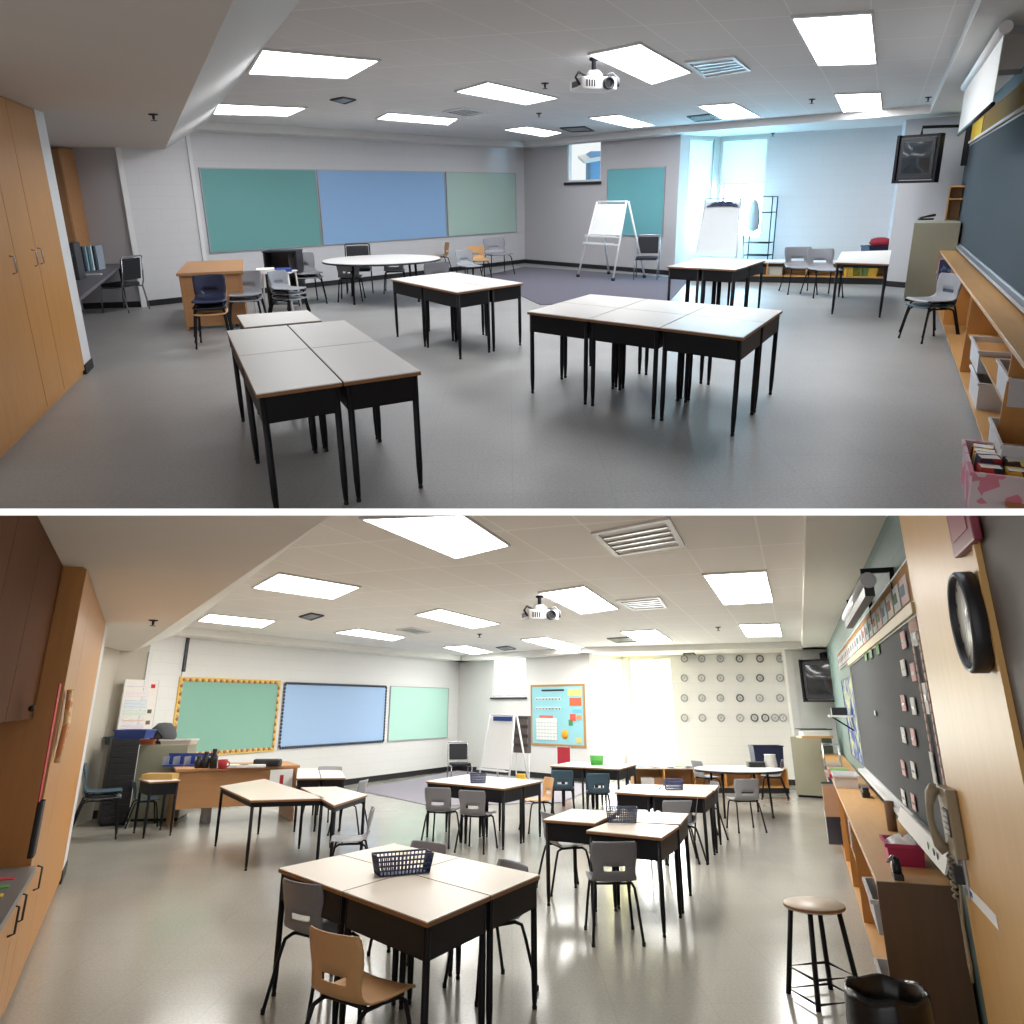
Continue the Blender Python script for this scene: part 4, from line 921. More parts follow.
vent([(592, 532), (669, 517), (684, 544), (616, 555)], ZM, 'big square ceiling diffuser at the top edge of the lower room', pale=True)
vent([(616, 600), (659, 596), (667, 607), (632, 609)], ZM, 'square pale diffuser right of the projector light', pale=True)
vent([(607, 638), (629, 636.6), (638, 641), (616, 642)], ZM, 'dark grille beside the light before the alcove'); vent([(396.5, 629), (412, 627), (431, 631.6), (416, 633)], ZM, 'thin-rimmed diffuser above the blue and pale boards', pale=True)
vent([(299, 616), (311, 612.5), (324, 615), (311, 619.5)], ZM, 'dark grille between the left ceiling lights'); vent([(496, 647), (508, 645.6), (516, 648.6), (504, 650)], ZM, 'small dark grille above the small high window, lower room')
vent([(683, 653), (694, 652.5), (696, 655), (685, 655.6)], ZS, 'small dark grille on the alcove ceiling')
sprinkler((153.5, 620), ZB, 'sprinkler head on the low bulkhead of the lower room'); sprinkler((479.5, 634), ZM, 'small detector on the tiles above the pale board'); sprinkler((718, 627), ZM, 'small detector left of the light before the paper rings'); sprinkler((820, 628), ZM, 'fitting on the ceiling edge near the television, lower room')
projector((539.5, 596), ZM, 'white ceiling projector on a black pole, lower room', sc=.80, rz=.35, drop_=.17)
# boards
def border(w, r4, m1, m2, t, n=.035, step=.07):
    u0, u1, z0, z1 = r4; a = (u1 - u0) / 2; hh = z1 - z0; mb = MB(); k = 0
    def dots(p0, p1, hor):
        nonlocal k
        L = p1[0] - p0[0] if hor else p1[1] - p0[1]; c = max(1, int(L / step))
        for i in range(c):
            f = (i + .5) / c; x = p0[0] + (L * f if hor else 0); z = p0[1] + (0 if hor else L * f)
            mb.lathe([(0, -.036), (step * .45, -.036), (step * .45, -.033), (0, -.033)], (x, 0, z), 10, k % 2, axis='y'); k += 1
    dots((-a, 0), (a, 0), True); dots((-a, hh), (a, hh), True); dots((-a, 0), (-a, hh), False); dots((a, 0), (a, hh), False)
    mb.build('scalloped_border', [m1, m2], t)
g1 = wA.rect([(176, 682), (275, 682), (275, 747), (176, 751)]); g2 = wA.rect([(279, 685), (385, 686), (385, 742), (279, 747)]); g3 = wA.rect([(388, 686), (447, 687), (447, 739), (388, 742)])
zb, zt = (g1[2] + g2[2] + g3[2]) / 3, (g1[3] + g2[3] + g3[3]) / 3
mg = mat('fabric_green', (140, 188, 170), .9, noise=.02, nscale=50); mb_ = mat('fabric_sky', (170, 200, 236), .9, noise=.02, nscale=50); mp_ = mat('fabric_mint', (184, 226, 212), .9, noise=.02, nscale=50)
orange, bluey, dkb = mat('border_orange', (196, 110, 84), .7), mat('border_yellow', (240, 204, 110), .7), mat('border_navy', (44, 60, 96), .7)
t = board('pin_board', wA, (g1[0], g1[1], zb, zt), mg, 'green pin board with an orange and yellow scalloped border', frame=bluey, fw=.05); border(wA, (g1[0], g1[1], zb, zt), orange, bluey, t)
t = board('pin_board', wA, (g2[0] + .06, g2[1] - .04, zb, zt), mb_, 'light blue pin board with a dark scalloped border', frame='tray_metal'); border(wA, (g2[0] + .06, g2[1] - .04, zb, zt), dkb, M['steel_frame'], t)
board('pin_board', wA, (g3[0] + .04, g3[1], zb, zt), mp_, 'pale mint pin board nearest the room corner, lower room')
g4 = wB.rect([(533, 687), (584, 686), (584, 744), (533, 744)])
t = board('calendar_board', wB, g4, mat('fabric_aqua', (148, 204, 212), .9, noise=.02, nscale=50), 'aqua notice board with a month calendar and number cards', frame='cork', fw=.05)
a, hh = (g4[1] - g4[0]) / 2, g4[3] - g4[2]
def card(parent, x0, x1, z0, z1, m, name='card', y=-.028): return MB().box(x0, x1, y - .003, y, z0, z1).build(name, m, parent)
gm = mat('calendar_print', (238, 238, 232), .8); cal = card(t, -a * .84, -a * .0, hh * .06, hh * .44, gm, 'calendar')
mb = MB()
for k in range(6): mb.box(-a * .84, 0, -.0335, -.031, hh * (.06 + .06 * k) - .004, hh * (.06 + .06 * k) + .004)
for k in range(8): mb.box(-a * .84 + a * .84 * k / 7 - .004, -a * .84 + a * .84 * k / 7 + .004, -.0335, -.031, hh * .06, hh * .38)
mb.build('calendar_grid', mat('grid_print', (150, 170, 176), .8), cal); card(t, -a * .7, -a * .15, hh * .45, hh * .49, mat('salmon', (226, 120, 100), .8), 'heading')
for row, z in ((0, .76), (1, .59)):
    mb = MB()
    for k in range(8): mb.box(-a * .84 + k * a * .13, -a * .84 + k * a * .13 + a * .09, -.032, -.028, hh * z, hh * (z + .05))
    st = mb.build('number_strip', M['paper'], t); mb = MB()
    for k in range(8): mb.box(-a * .82 + k * a * .13, -a * .82 + k * a * .13 + a * .05, -.034, -.032, hh * (z + .005), hh * (z + .03))
    mb.build('numerals', M['steel_frame'], st)
card(t, -a * .6, a * .3, hh * .92, hh * .95, M['steel_frame'], 'heading')
for (x0, x1, z0, z1, c) in ((.45, .95, .83, .95, (238, 232, 130)), (.5, .95, .66, .80, (226, 104, 72)), (.6, .95, .54, .60, (120, 190, 226)), (.5, .72, .40, .52, (224, 96, 80)), (.74, .95, .42, .50, (240, 150, 110)), (.45, .6, .32, .42, (70, 150, 90)), (.72, .92, .04, .12, (230, 210, 120))):
    card(t, a * x0, a * x1, hh * z0, hh * z1, mat('cc%d' % (x0 * 100 + z0 * 1000), c, .8))
MB().lathe([(0, -.034), (.11, -.034), (.11, -.03), (0, -.03)], (a * .3, 0, hh * .17), 20, axis='y').build('sun_cutout', mat('sun_orange', (244, 170, 40), .8), t)
g = wB.rect([(558, 747), (571, 747), (571, 766), (558, 766)]); board('poster', wB, g, M['red'], 'small red poster low on the wall below the calendar board', 'poster', 'paper', .008)
# rings on the alcove wall
rows = [(658.8, [684.4, 701.8, 720.3, 739.5, 760, 780]), (678, [684.4, 701.6, 720.5, 740, 760, 780]), (698, [684.4, 702, 720.3, 740, 759.6, 780]), (717.8, [684.4, 702.3, 721, 740, 754.5, 765.3, 775, 783])]
cn = ['topmost', 'second', 'third', 'lowest']; on_ = ['first', 'second', 'third', 'fourth', 'fifth', 'sixth', 'seventh', 'eighth']
dk = mat('ring_dark', (96, 100, 104), .8); ltm = mat('ring_light', (168, 170, 170), .8)
def ring_thing(u, z, rad, label, m):
    t = thing('paper_ring', label, 'paper ring', M=wK2.M @ Matrix.Translation((u, -.006, z)), group='paper rings on the white alcove wall')
    MB().tube([(rad * .8 * math.cos(k * math.pi / 8), -.008, rad * .8 * math.sin(k * math.pi / 8)) for k in range(16)], .016, closed=True, n=6).build('ring', m, t)
    MB().lathe([(0, -.006), (rad * .28, -.006), (rad * .28, 0), (0, 0)], (0, 0, 0), 12, axis='y').build('disc', mat('ring_paper', (200, 202, 202), .8), t); return t
random.seed(2)
for i, (y, xs) in enumerate(rows):
    for j, x in enumerate(xs):
        u, z = wK2.at(x, y)
        if u > wK2.L - .05: continue
        ring_thing(u, z, .095, '%s paper ring from the window in the %s row on the alcove wall' % (on_[j], cn[i]), dk if (i, j) in ((0, 3), (2, 3), (0, 4), (1, 4), (3, 5), (3, 4)) else ltm)
# chalkboard wall
def cu(x, y, off=0): return wC.at(x, y, off)[0]
uN = wC.L                                  # near end measured along the wall
u_p = cu(946, 740)                         # where the wooden panel starts
ub0 = cu(857, 700) ; ubl = cu(847, 700)
t = board('chalkboard', wC, (ub0, u_p - .02, .99, 2.16), mat('slate_l', (72, 75, 78), .85, noise=.05, nscale=3), 'long grey slate chalkboard with hanging word cards', 'chalkboard', 'tray_metal')
a = (u_p - .02 - ub0) / 2; off0 = (u_p - .02 + ub0) / 2; MB().box(-a, a, -.10, 0, -.05, -.02).build('chalk_tray', M['trim_white'], t)
def cbx(x, y): q = wC.at(x, y, -.03); return q[0] - off0, q[1] - .99
for x, n, yy_ in ((904, 6, [640, 668, 703, 735, 768, 797]), (914, 6, [636, 672, 706, 737, 770, 802])):
    for k, y in enumerate(yy_):
        x_, z_ = cbx(x, y); s_ = .10 if x < 910 else .09; cd = MB().box(x_ - s_, x_ + s_, -.036, -.031, z_ - .05, z_ + .05).build('word_card', M['paper'] if (k + (x > 910)) % 2 else mat('pink_card', (232, 190, 190), .8), t)
        MB().box(x_ - s_ * .6, x_ + s_ * .6, -.038, -.036, z_ - .015, z_ + .0).build('word_print', M['steel_frame'], cd)
for x, y, hgt in ((934, 627, .09), (934.5, 698, .16), (934, 768, .16)):
    x_, z_ = cbx(x, y); x_ = min(x_, a - .16); cd = MB().box(x_ - .06, x_ + .06, -.036, -.031, z_ - hgt / 2, z_ + hgt / 2).build('word_card', M['paper'], t); MB().box(x_ - .04, x_ + .04, -.038, -.036, z_ - .01, z_ + .02).build('word_print', M['steel_frame'], cd)
for x0_, nm_ in ((924, 'divider'), (944, 'edge')):
    mb = MB(); x_ = min(cbx(x0_, 700)[0], a - (.04 if x0_ > 930 else .30))
    for k in range(22): mb.lathe([(0, -.036), (.028, -.036), (.028, -.032), (0, -.032)], (x_, 0, .02 + k * .052), 8, axis='y')
    mb.build('scalloped_border', mat('peach', (226, 190, 180), .8), t)
xe = a - .04; x_ = min(cbx(924, 700)[0], a - .30); mb = MB(); n = 9
for k in range(n): mb.lathe([(0, -.037), (.035, -.037), (.035, -.033), (0, -.033)], (x_ + (xe - x_) * k / (n - 1), 0, 1.13), 8, axis='y');
mb.build('scalloped_border', M['peach'] if 'peach' in M else MATS['peach'], t)
for x, y in ((866, 655), (871, 652), (878, 648)):
    x_, z_ = cbx(x, y); MB().box(x_ - .12, x_ + .12, -.036, -.031, z_ - .05, z_ + .05).build('leaf_card', mat('leaf', (130, 170, 120), .8), t)
x_, z_ = cbx(876, 713); MB().box(x_ - .08, x_ + .08, -.04, -.031, z_ - .02, z_ + .02).build('magnet', M['steel_frame'], t)
MB().box(-a, a, -.05, -.0, 1.18, 1.24).build('map_rail', mat('rail_cream', (214, 200, 160), .5), t)
t = board('poster', wC, (ubl - .3, ub0 - .05, 1.0, 2.05), mat('blue_poster', (50, 78, 170), .7, kind='patch', rgb2=(190, 200, 150), nscale=9), 'narrow blue poster with small pictures at the far end of the chalkboard', 'poster', 'steel_frame')
t = board('alphabet_strip', wC, (ubl - .4, u_p - .02, 2.24, 2.46), M['cork'], 'cork strip with a row of small cards above the chalkboard', 'cork strip', 'trim_white', .012)
L_ = (u_p - .02 - ubl + .4); mb = MB(); n = 22; c0 = -L_ / 2 + .1; c1 = wC.at(921, 620)[0] - (u_p - .02 + ubl - .4) / 2
for k in range(n):
    x = c0 + (c1 - c0) * k / n; cd = MB().box(x, x + (c1 - c0) / n * .8, -.03, -.024, .02, .17).build('letter_card', mat('lc%d' % (k % 4), [(214, 224, 226), (226, 206, 206), (196, 214, 222), (230, 230, 224)][k % 4], .8), t)
    MB().box(x + .03, x + (c1 - c0) / n * .5, -.032, -.03, .07, .13).build('letter_print', mat('lp%d' % (k % 3), [(120, 150, 170), (180, 120, 120), (110, 140, 120)][k % 3], .8), cd)
# rolled projection screen on brackets
s0, s1 = wC.at(848, 620, -.17)[0], wC.at(868, 578, -.17)[0]
t = thing('projection_screen', 'projection screen rolled up on two black brackets, lower room', 'projection screen', M=wC.M @ Matrix.Translation((s0, -.17, 0))); L_ = s1 - s0; zr = min(ZS - .12, wC.at(864, 584, -.17)[1] - .02)
MB().tube([(0, 0, zr), (L_, 0, zr)], .05, n=14).build('housing', M['tray_metal'], t); MB().box(.03, L_ - .03, -.03, .03, zr - .10, zr - .03).build('rolled_cloth', M['dark_plastic'], t)
for k in (.25, .95):
    MB().box(k * L_ - .02, k * L_ + .02, -.03, .17, zr + .06, zr + .09).build('bracket_arm', M['black_metal'], t); MB().box(k * L_ - .02, k * L_ + .02, .14, .17, zr - .12, zr + .09).build('bracket_plate', M['black_metal'], t)
# wooden panel with clock, plaque, telephone
u_e = wC.at(1000, 600)[0]; pn = struct(MB().box(u_p, u_e, -.035, .0, 0, ZS).build('wall_wood_panel', M['panel_wood'], M=wC.M)); struct(MB().box(u_e, u_e + .03, -.05, .0, 0, ZS).build('trim_15', M['panel_wood'], M=wC.M)); struct(MB().box(u_e + .03, wC.L, -.03, .0, 0, ZS).build('trim_16', mat('dark_brown', (74, 60, 48), .6), M=wC.M))
def onC(px, py, off=-.035): u, z = wC.at(px, py, off); return wC.M @ Matrix.Translation((u, off, z)), u, z
_, uc, zc = onC(961, 622, -.10); _, _, zt = onC(961, 563, -.10); rad = abs(zt - zc) * .98; ul = wC.at(946, 622, -.10)[0]
t = thing('wall_clock', 'round wall clock with a thick black rim and pale face', 'clock', M=wC.M @ Matrix.Translation((uc, -.035, zc)))
MB().lathe([(rad * .9, 0), (rad, -.01), (rad, -.06), (rad * .95, -.07), (rad * .9, -.062), (rad * .9, 0)], n=40, axis='y').build('rim', M['dark_plastic'], t)
fc = MB().lathe([(0, -.045), (rad * .91, -.045), (rad * .91, -.04), (0, -.04)], n=40, axis='y').build('clock_face', mat('clock_face', (232, 230, 220), .3, noise=.03), t)
mb = MB()
for k in range(12):
    an = k * math.pi / 6; c, s_ = math.sin(an), math.cos(an); r0, r1 = rad * .74, rad * .84; w_ = .008; px_, pz_ = s_ * w_, -c * w_
    mb.add([(c * r0 + px_, -.047, s_ * r0 + pz_), (c * r0 - px_, -.047, s_ * r0 - pz_), (c * r1 - px_, -.047, s_ * r1 - pz_), (c * r1 + px_, -.047, s_ * r1 + pz_)], [(0, 1, 2, 3)])
mb.build('hour_marks', M['steel_frame'], fc)
for an, r_, w_ in ((math.radians(60), rad * .45, .012), (math.radians(200), rad * .7, .008)):
    c, s_ = math.sin(an), math.cos(an); MB().add([(s_ * w_, -.05, -c * w_), (-s_ * w_, -.05, c * w_), (c * r_ - s_ * w_ * .4, -.05, s_ * r_ + c * w_ * .4), (c * r_ + s_ * w_ * .4, -.05, s_ * r_ - c * w_ * .4)], [(0, 1, 2, 3)]).build('hand', M['steel_frame'], fc)
u0, z0 = wC.at(963, 558, -.035); u1, _ = wC.at(982, 530, -.035)
t = thing('plaque', 'dark red wooden plaque with a cut corner above the clock', 'plaque', M=wC.M @ Matrix.Translation((u0, -.035, z0))); W_ = u1 - u0
MB().add([(0, 0, .0), (W_, 0, .0), (W_, 0, .5), (0, 0, .5), (0.0, -.03, 0), (W_, -.03, 0), (W_, -.03, .5), (0, -.03, .5)], [(0, 1, 2, 3), (7, 6, 5, 4), (0, 4, 5, 1), (1, 5, 6, 2), (2, 6, 7, 3), (3, 7, 4, 0)]).build('board', mat('maroon', (128, 36, 56), .4), t, bevel=.006); MB().box(W_ * .15, W_ * .85, -.033, -.03, .05, .45).build('face_plate', mat('maroon2', (150, 60, 80), .35), t)
# telephone
u0, zt_ = wC.at(947, 785, -.035); u1, zb_ = wC.at(973, 850, -.035); u1 = wC.at(973, 790, -.035)[0]; zb_ = wC.at(960, 852, -.035)[1]; W_ = min(u1 - u0, .26); H_ = zt_ - zb_
t = thing('telephone', 'beige wall telephone with handset and coiled cord', 'telephone', M=wC.M @ Matrix.Translation((u0, -.035, zb_)))
defm('phone_beige', (156, 142, 118), .4); defm('phone_dark', (70, 60, 50), .5)
MB().rbox(.0, W_, -.05, 0, 0, H_, .01).build('base', M['phone_beige'], t, bevel=.006); MB().box(W_ * .45, W_ * .95, -.056, -.05, H_ * .3, H_ * .7).build('keypad', M['phone_dark'], t)
for r_ in range(4):
    for c_ in range(3): MB().box(W_ * (.5 + .14 * c_), W_ * (.6 + .14 * c_), -.061, -.056, H_ * (.33 + .09 * r_), H_ * (.39 + .09 * r_)).build('key', M['trim_white'], t)
hp = [(W_ * .2, -.06, H_ * .02), (W_ * .2, -.085, H_ * .12), (W_ * .2, -.10, H_ * .3), (W_ * .2, -.105, H_ * .5), (W_ * .2, -.10, H_ * .7), (W_ * .2, -.085, H_ * .88), (W_ * .2, -.06, H_ * .98)]
MB().tube(hp, [.03, .028, .018, .016, .018, .028, .03], n=12).build('handset', M['phone_beige'], t)
cp_ = [(W_ * .2 + .012 * math.cos(k * .9), -.05 + .012 * math.sin(k * .9), -.0 - k * .004) for k in range(50)]; cp_ += [(W_ * .2, -.045, -.2), (W_ * .18, -.045, -.34), (W_ * .12, -.045, -.46), (W_ * .2, -.045, -.53), (W_ * .32, -.045, -.46), (W_ * .26, -.045, -.3), (W_ * .4, -.03, -.08), (W_ * .4, -.02, .01)]
MB().tube(cp_, .006, n=6).build('cord', M['phone_beige'], t)
Mx, _, _ = onC(965, 872); t = thing('wall_outlet', 'metal wall plate with plugs below the telephone', 'wall outlet', M=Mx); MB().box(-.05, .07, -.012, 0, -.10, .12).build('plate', M['tray_metal'], t, bevel=.003); MB().box(-.02, .03, -.05, -.012, -.05, .03).build('plug', M['dark_plastic'], t)
u0, z0 = wC.at(970, 893, -.035); u1, z1 = wC.at(999, 928, -.035); t = thing('label_strip', 'slanted white label strip below the wall outlet', 'label', M=wC.M @ Matrix.Translation((u0, -.036, z0))); MB().box(0, max(.12, u1 - u0), -.002, 0, -.02, .03).build('strip', M['paper'], t); MB().box(.02, .08, -.004, -.002, -.005, .015).build('print', M['blue_box'], t)
Mx, _, _ = onC(950, 993); t = thing('recycling_sticker', 'white sticker with a green recycling symbol on the wooden panel', 'sticker', M=Mx); MB().box(-.06, .06, -.002, 0, -.08, .08).build('sticker', M['paper'], t)
for k in range(3):
    an = k * 2.094; mb = MB(); a0, a1 = an + .2, an + 1.7
    pts = [(.038 * math.cos(a0 + (a1 - a0) * j / 6), -.004, .045 * math.sin(a0 + (a1 - a0) * j / 6)) for j in range(7)]; MB().tube(pts, [.007] * 5 + [.012, .001], n=6).build('arrow', mat('recycle_green', (20, 90, 60), .6), t)
# low shelf unit with everything in and on it
aF = (BC - nC * DW).dot(dC) - 1.3; aNr = (G(881.5, 881, .8)).dot(dC)
w_ = WF(nC * DS + dC * aF, nC * DS + dC * aNr); dv = [w_.at(838, 800)[0], w_.at(846, 830)[0], w_.at(857, 870)[0]]; dv = [d for d in dv if .2 < d < w_.L - .2]
lt, wS = low_shelf(DS, DW - .02, aNr, aF, .80, dv, 'long low wooden shelf unit under the chalkboard, lower room', dC, nC, plinth=False)
MB().box(wS.L, wS.L + .02, 0, DW - .02 - DS, 0, .80).build('end_panel', mat('end_brown', (112, 82, 54), .5, kind='wood', rgb2=(96, 68, 44), nscale=3), lt)
ang = math.atan2(wS.u[1], wS.u[0])
def shelf_pos(x, y, off): u = wS.at(x, y, off)[0]; return wS.pt(u, off)
tote('white tray in the top front slot of the shelf end', wS, 0, .53, .17, L=.6, dep=.30, off=.12, u1=wS.L - .04)
tote('white tray in the lower front slot above the bin', wS, 0, .10, .2, L=.5, dep=.30, off=.12, u1=wS.L - .04)
for i, (x, y, zz, hh_, mm, lb) in enumerate([(846, 848, .46, .14, 'blue_box', 'blue basket on the middle shelf'), (852, 868, .46, .12, 'pink', 'magenta folder box behind the white tray'), (838, 812, .46, .12, 'milky', 'white paper tray far along the middle shelf'), (848, 900, .10, .16, 'red', 'red and white box on the bottom shelf'), (842, 850, .10, .16, 'milky', 'white box on the bottom shelf'), (834, 790, .10, .2, 'pink', 'pink box at the far end of the shelf')]):
    P = shelf_pos(x, y, .14); bin_box('storage_bin', lb + ', lower room', 'bin', P[:2], ang, .34, .24, hh_, M[mm] if mm != 'red' else mat('redpatch', (176, 40, 50), .6, kind='patch', rgb2=(230, 224, 220), nscale=16), zz)
bcols = [(30, 90, 150), (176, 40, 60), (232, 190, 70), (230, 228, 220), (40, 60, 60), (150, 60, 120), (214, 120, 60), (60, 130, 90)]
bnm = ['blue', 'crimson', 'yellow', 'white', 'dark green', 'purple', 'orange', 'green']
for i in range(8):
    u = wS.at(850, 872)[0] + .55 + i * .075; P = wS.pt(u, .12); book(bnm[i] + ' book standing on the middle shelf of the low unit', P[:2], ang, .05, .2, .22, mat('bk%d' % i, bcols[i], .6), .465)
for i in range(8):
    u = wS.at(853, 930)[0] - .25 + i * .08; P = wS.pt(u, .12); book(bnm[-i] + ' book on the bottom shelf of the low unit', P[:2], ang, .055, .2, .26, mat('bk%d' % ((-i) % 8), bcols[-i], .6), .095)
for i in range(6):
    u = wS.at(833, 780)[0] - .6 + i * .14; P = wS.pt(u, -.02); book(bnm[(i * 3) % 8] + ' folder leaning out of the far end of the low shelf', P[:2], ang + .2, .03, .24, .34, mat('bf%d' % i, [(200, 206, 210), (60, 84, 76), (226, 226, 226), (160, 150, 140), (70, 70, 80), (190, 150, 120)][i], .6), .42 if i % 2 else .1)
# on top of the shelf
def top_pos(x, y): return G(x, y, .80)
P = top_pos(846, 786); bin_box('storage_bin', 'white tub with a red lid strip on the low shelf top', 'bin', P[:2], ang, .62, .26, .14, M['milky'], .80)
P = top_pos(840, 776); t = thing('paper_tray', 'red tray with a green sheet at the far end of the shelf top', 'tray', (P[0], P[1], .80), ang); MB().box(-.4, .4, -.14, .14, 0, .05).build('tray', M['red'], t); MB().box(-.34, .2, -.11, .11, .05, .07).build('green_sheet', M['green'], t)
P = top_pos(833, 765); t = thing('wire_file_rack', 'wire file rack with papers at the far end of the shelf top', 'file rack', (P[0], P[1], .80), ang)
for k in range(6): MB().tube([(-.4 + k * .14, -.12, 0), (-.4 + k * .14, -.12, .3), (-.4 + k * .14, .12, .3), (-.4 + k * .14, .12, 0)], .008, n=6).build('divider_wire', M['tray_metal'], t)
MB().box(-.42, .34, -.13, .13, 0, .012).build('base', M['tray_metal'], t)
P = top_pos(866, 797); t = thing('staplers', 'dark stapler and clips beside the white tub', 'stapler', (P[0], P[1], .80), ang); MB().rbox(-.16, .1, -.04, .04, 0, .05, .02).build('base', M['dark_plastic'], t); MB().rbox(-.12, .14, -.03, .03, .05, .10, .02).build('arm', M['steel_frame'], t)
P = top_pos(893, 831); t = thing('cardboard_tube', 'brown cardboard tube standing on the shelf top', 'tube', (P[0], P[1], .80)); zt = V(P, 801) - .80; MB().lathe([(.03, 0), (.035, 0), (.035, zt), (.028, zt), (.028, .01)], n=20).build('tube', mat('kraft', (128, 100, 76), .8), t)
P = top_pos(905, 862); defm('magenta', (190, 44, 96), .5); t = thing('storage_bin', 'magenta tub with white things in it near the shelf end', 'bin', (P[0], P[1], .80), ang)
b_ = bin_box('x', 'x', 'x', (0, 0), 0, .34, .2, .12, M['magenta'], 0)
for ch in list(b_.children): ch.parent = t
REG['l'].remove(b_); bpy.data.objects.remove(b_)
t = thing('paper_bag', 'crumpled white bag lying in the magenta tub', 'bag', (P[0], P[1], .85), ang); pp = [[((i / 10 - .5) * .30, (j / 6 - .5) * .16, .06 + .04 * math.sin(i * 1.7 + j) * math.cos(j * 1.3) - (.05 if i in (0, 10) or j in (0, 6) else 0)) for j in range(7)] for i in range(11)]; MB().grid(pp).build('bag', M['paper'], t, solid=.01)
P = top_pos(898, 878); t = thing('hole_punch', 'black and chrome tape dispenser at the shelf end', 'tape dispenser', (P[0], P[1], .80), ang); MB().lathe([(.012, -.02), (.05, -.02), (.05, .02), (.012, .02)], (0, 0, .052), 24, axis='y').build('tape_roll', M['dark_plastic'], t); MB().lathe([(.046, -.024), (.05, -.024), (.05, -.02), (.046, -.02)], (0, 0, .052), 24, axis='y').build('chrome_rim', M['chrome'], t); MB().rbox(-.06, .08, -.025, .025, 0, .03, .01).build('base', M['dark_plastic'], t)
MB().tube([(.0, 0, .10), (.08, -.02, .12), (.14, -.05, .10)], .008).build('arm', M['chrome'], t)
P0_, P1_ = wC.at(898, 822, -.12), wC.at(943, 866, -.12); t = thing('whiteboard_ruler', 'long white printed ruler strip leaning on the chalk tray', 'ruler', M=wC.M @ Matrix.Translation((P0_[0], -.12, .93))); Lr = P1_[0] - P0_[0]; MB().add([(0, 0, 0), (Lr, 0, 0), (Lr, .03, .09), (0, .03, .09), (0, .01, 0), (Lr, .01, 0), (Lr, .04, .09), (0, .04, .09)], [(0, 1, 2, 3), (7, 6, 5, 4), (0, 4, 5, 1), (1, 5, 6, 2), (2, 6, 7, 3), (3, 7, 4, 0)]).build('strip', M['paper'], t)
for k, c in enumerate(((.72, 'green'), (.82, 'steel_frame'), (.88, 'steel_frame'))): MB().lathe([(.012, -.003), (.02, -.003), (.02, 0), (.012, 0)], (Lr * c[0], .012, .045), 12, axis='y').build('printed_symbol', M[c[1]], t)
# bin with black liner, stool
P = G(886, 990, .52); t = thing('waste_bin', 'round waste bin with a black plastic liner folded over its rim', 'waste bin', (P[0], P[1], 0)); rb = .165
MB().lathe([(rb * .78, 0), (rb, .50), (rb * .97, .50), (rb * .75, .02), (0, .02)], n=32).build('bin_body', M['dark_plastic'], t)
mb = MB(); n = 48
pr = [(1.05, .30), (1.08, .40), (1.05, .49), (1.02, .53), (.95, .52), (.92, .42), (.80, .10), (.3, .08)]
vs = [[((r_ + .012 * math.sin(k * math.pi / 4 * 3 + i)) * rb * math.cos(2 * math.pi * k / n), (r_ + .012 * math.sin(k * math.pi / 4 * 3 + i)) * rb * math.sin(2 * math.pi * k / n), z_ + .006 * math.sin(k * math.pi / 4)) for k in list(range(n)) + [0]] for i, (r_, z_) in enumerate(pr)]
mb.grid(vs).build('bin_liner', mat('liner', (18, 18, 20), .25, noise=.1), t)
S0 = G(825, 1000); hs_ = V(S0, 903); P = Vector((S0[0], S0[1], 0)); e_ = G(844, 902, hs_); rs = abs((e_ - G(815, 902, hs_)).length)
t = thing('stool', 'round stool with a pale wooden seat and black metal legs', 'stool', P, .25)
MB().lathe([(0, hs_), (rs * .97, hs_), (rs, hs_ - .006), (rs, hs_ - .02), (rs * .97, hs_ - .026), (0, hs_ - .026)], n=40).build('seat', mat('stool_top', (206, 186, 164), .4, noise=.03), t)
MB().lathe([(rs * 1.003, hs_ - .018), (rs * 1.006, hs_ - .012), (rs * 1.003, hs_ - .004)], n=40).build('seat_edge', M['edge_brown'], t)
for sx in (-1, 1):
    for sy in (-1, 1): MB().tube([(sx * rs * .55, sy * rs * .55, hs_ - .026), (sx * rs * .82, sy * rs * .82, .0)], .016).build('leg', M['black_metal'], t)
q = rs * .76; MB().tube([(-q, -q, .15), (q, -q, .15), (q, q, .15), (-q, q, .15)], .009, closed=True).build('foot_ring', M['black_metal'], t); MB().tube([(-q * 1.07, -q * 1.07, .03), (q * 1.07, -q * 1.07, .03), (q * 1.07, q * 1.07, .03), (-q * 1.07, q * 1.07, .03)], .008, closed=True).build('floor_ring', M['black_metal'], t)
# television, cabinet, small shelf in the corner
Pt = wB2.pt(wB2.at(818, 680)[0] , -.75, 0); zt0, zt1 = V(Pt, 702), V(Pt, 658)
tv_set(Pt, -.70, .80, (zt1 - zt0) * .86, zt0 + .05, 'boxy black television on a wall arm in the corner, lower room', (BC - dC * .3 - nC * .05))
F0, F1 = G(797, 797), G(829, 799); hF = V((F0 + F1) / 2, 737); filing('tall beige cabinet in the corner below the television, lower room', F0, F1, .9, hF, M['beige_metal'], drawers=0)
t = thing('basket', 'wooden tray with papers on top of the tall beige cabinet', 'tray', G(812, 738, hF)); MB().box(-.25, .35, -.15, .15, 0, .04).build('tray', M['maple_x'], t); MB().box(-.2, .3, -.12, .12, .04, .12).build('papers', M['paper'], t); MB().tube([(-.25, -.15, .16), (.35, -.15, .16), (.35, .15, .16), (-.25, .15, .16)], .01, closed=True).build('wire_rim', M['steel_frame'], t)
u_, z_ = wC.at(838, 716, -.2); t = thing('wall_shelf', 'small white wall shelf holding a black box beside the blue poster', 'shelf', M=wC.M @ Matrix.Translation((max(.35, u_), 0, z_))); MB().box(-.4, .3, -.32, 0, -.012, .012).build('board', M['white_plastic'], t); MB().tube([(0, -.28, -.012), (0, 0, -.2)], .01).build('bracket', M['black_metal'], t)
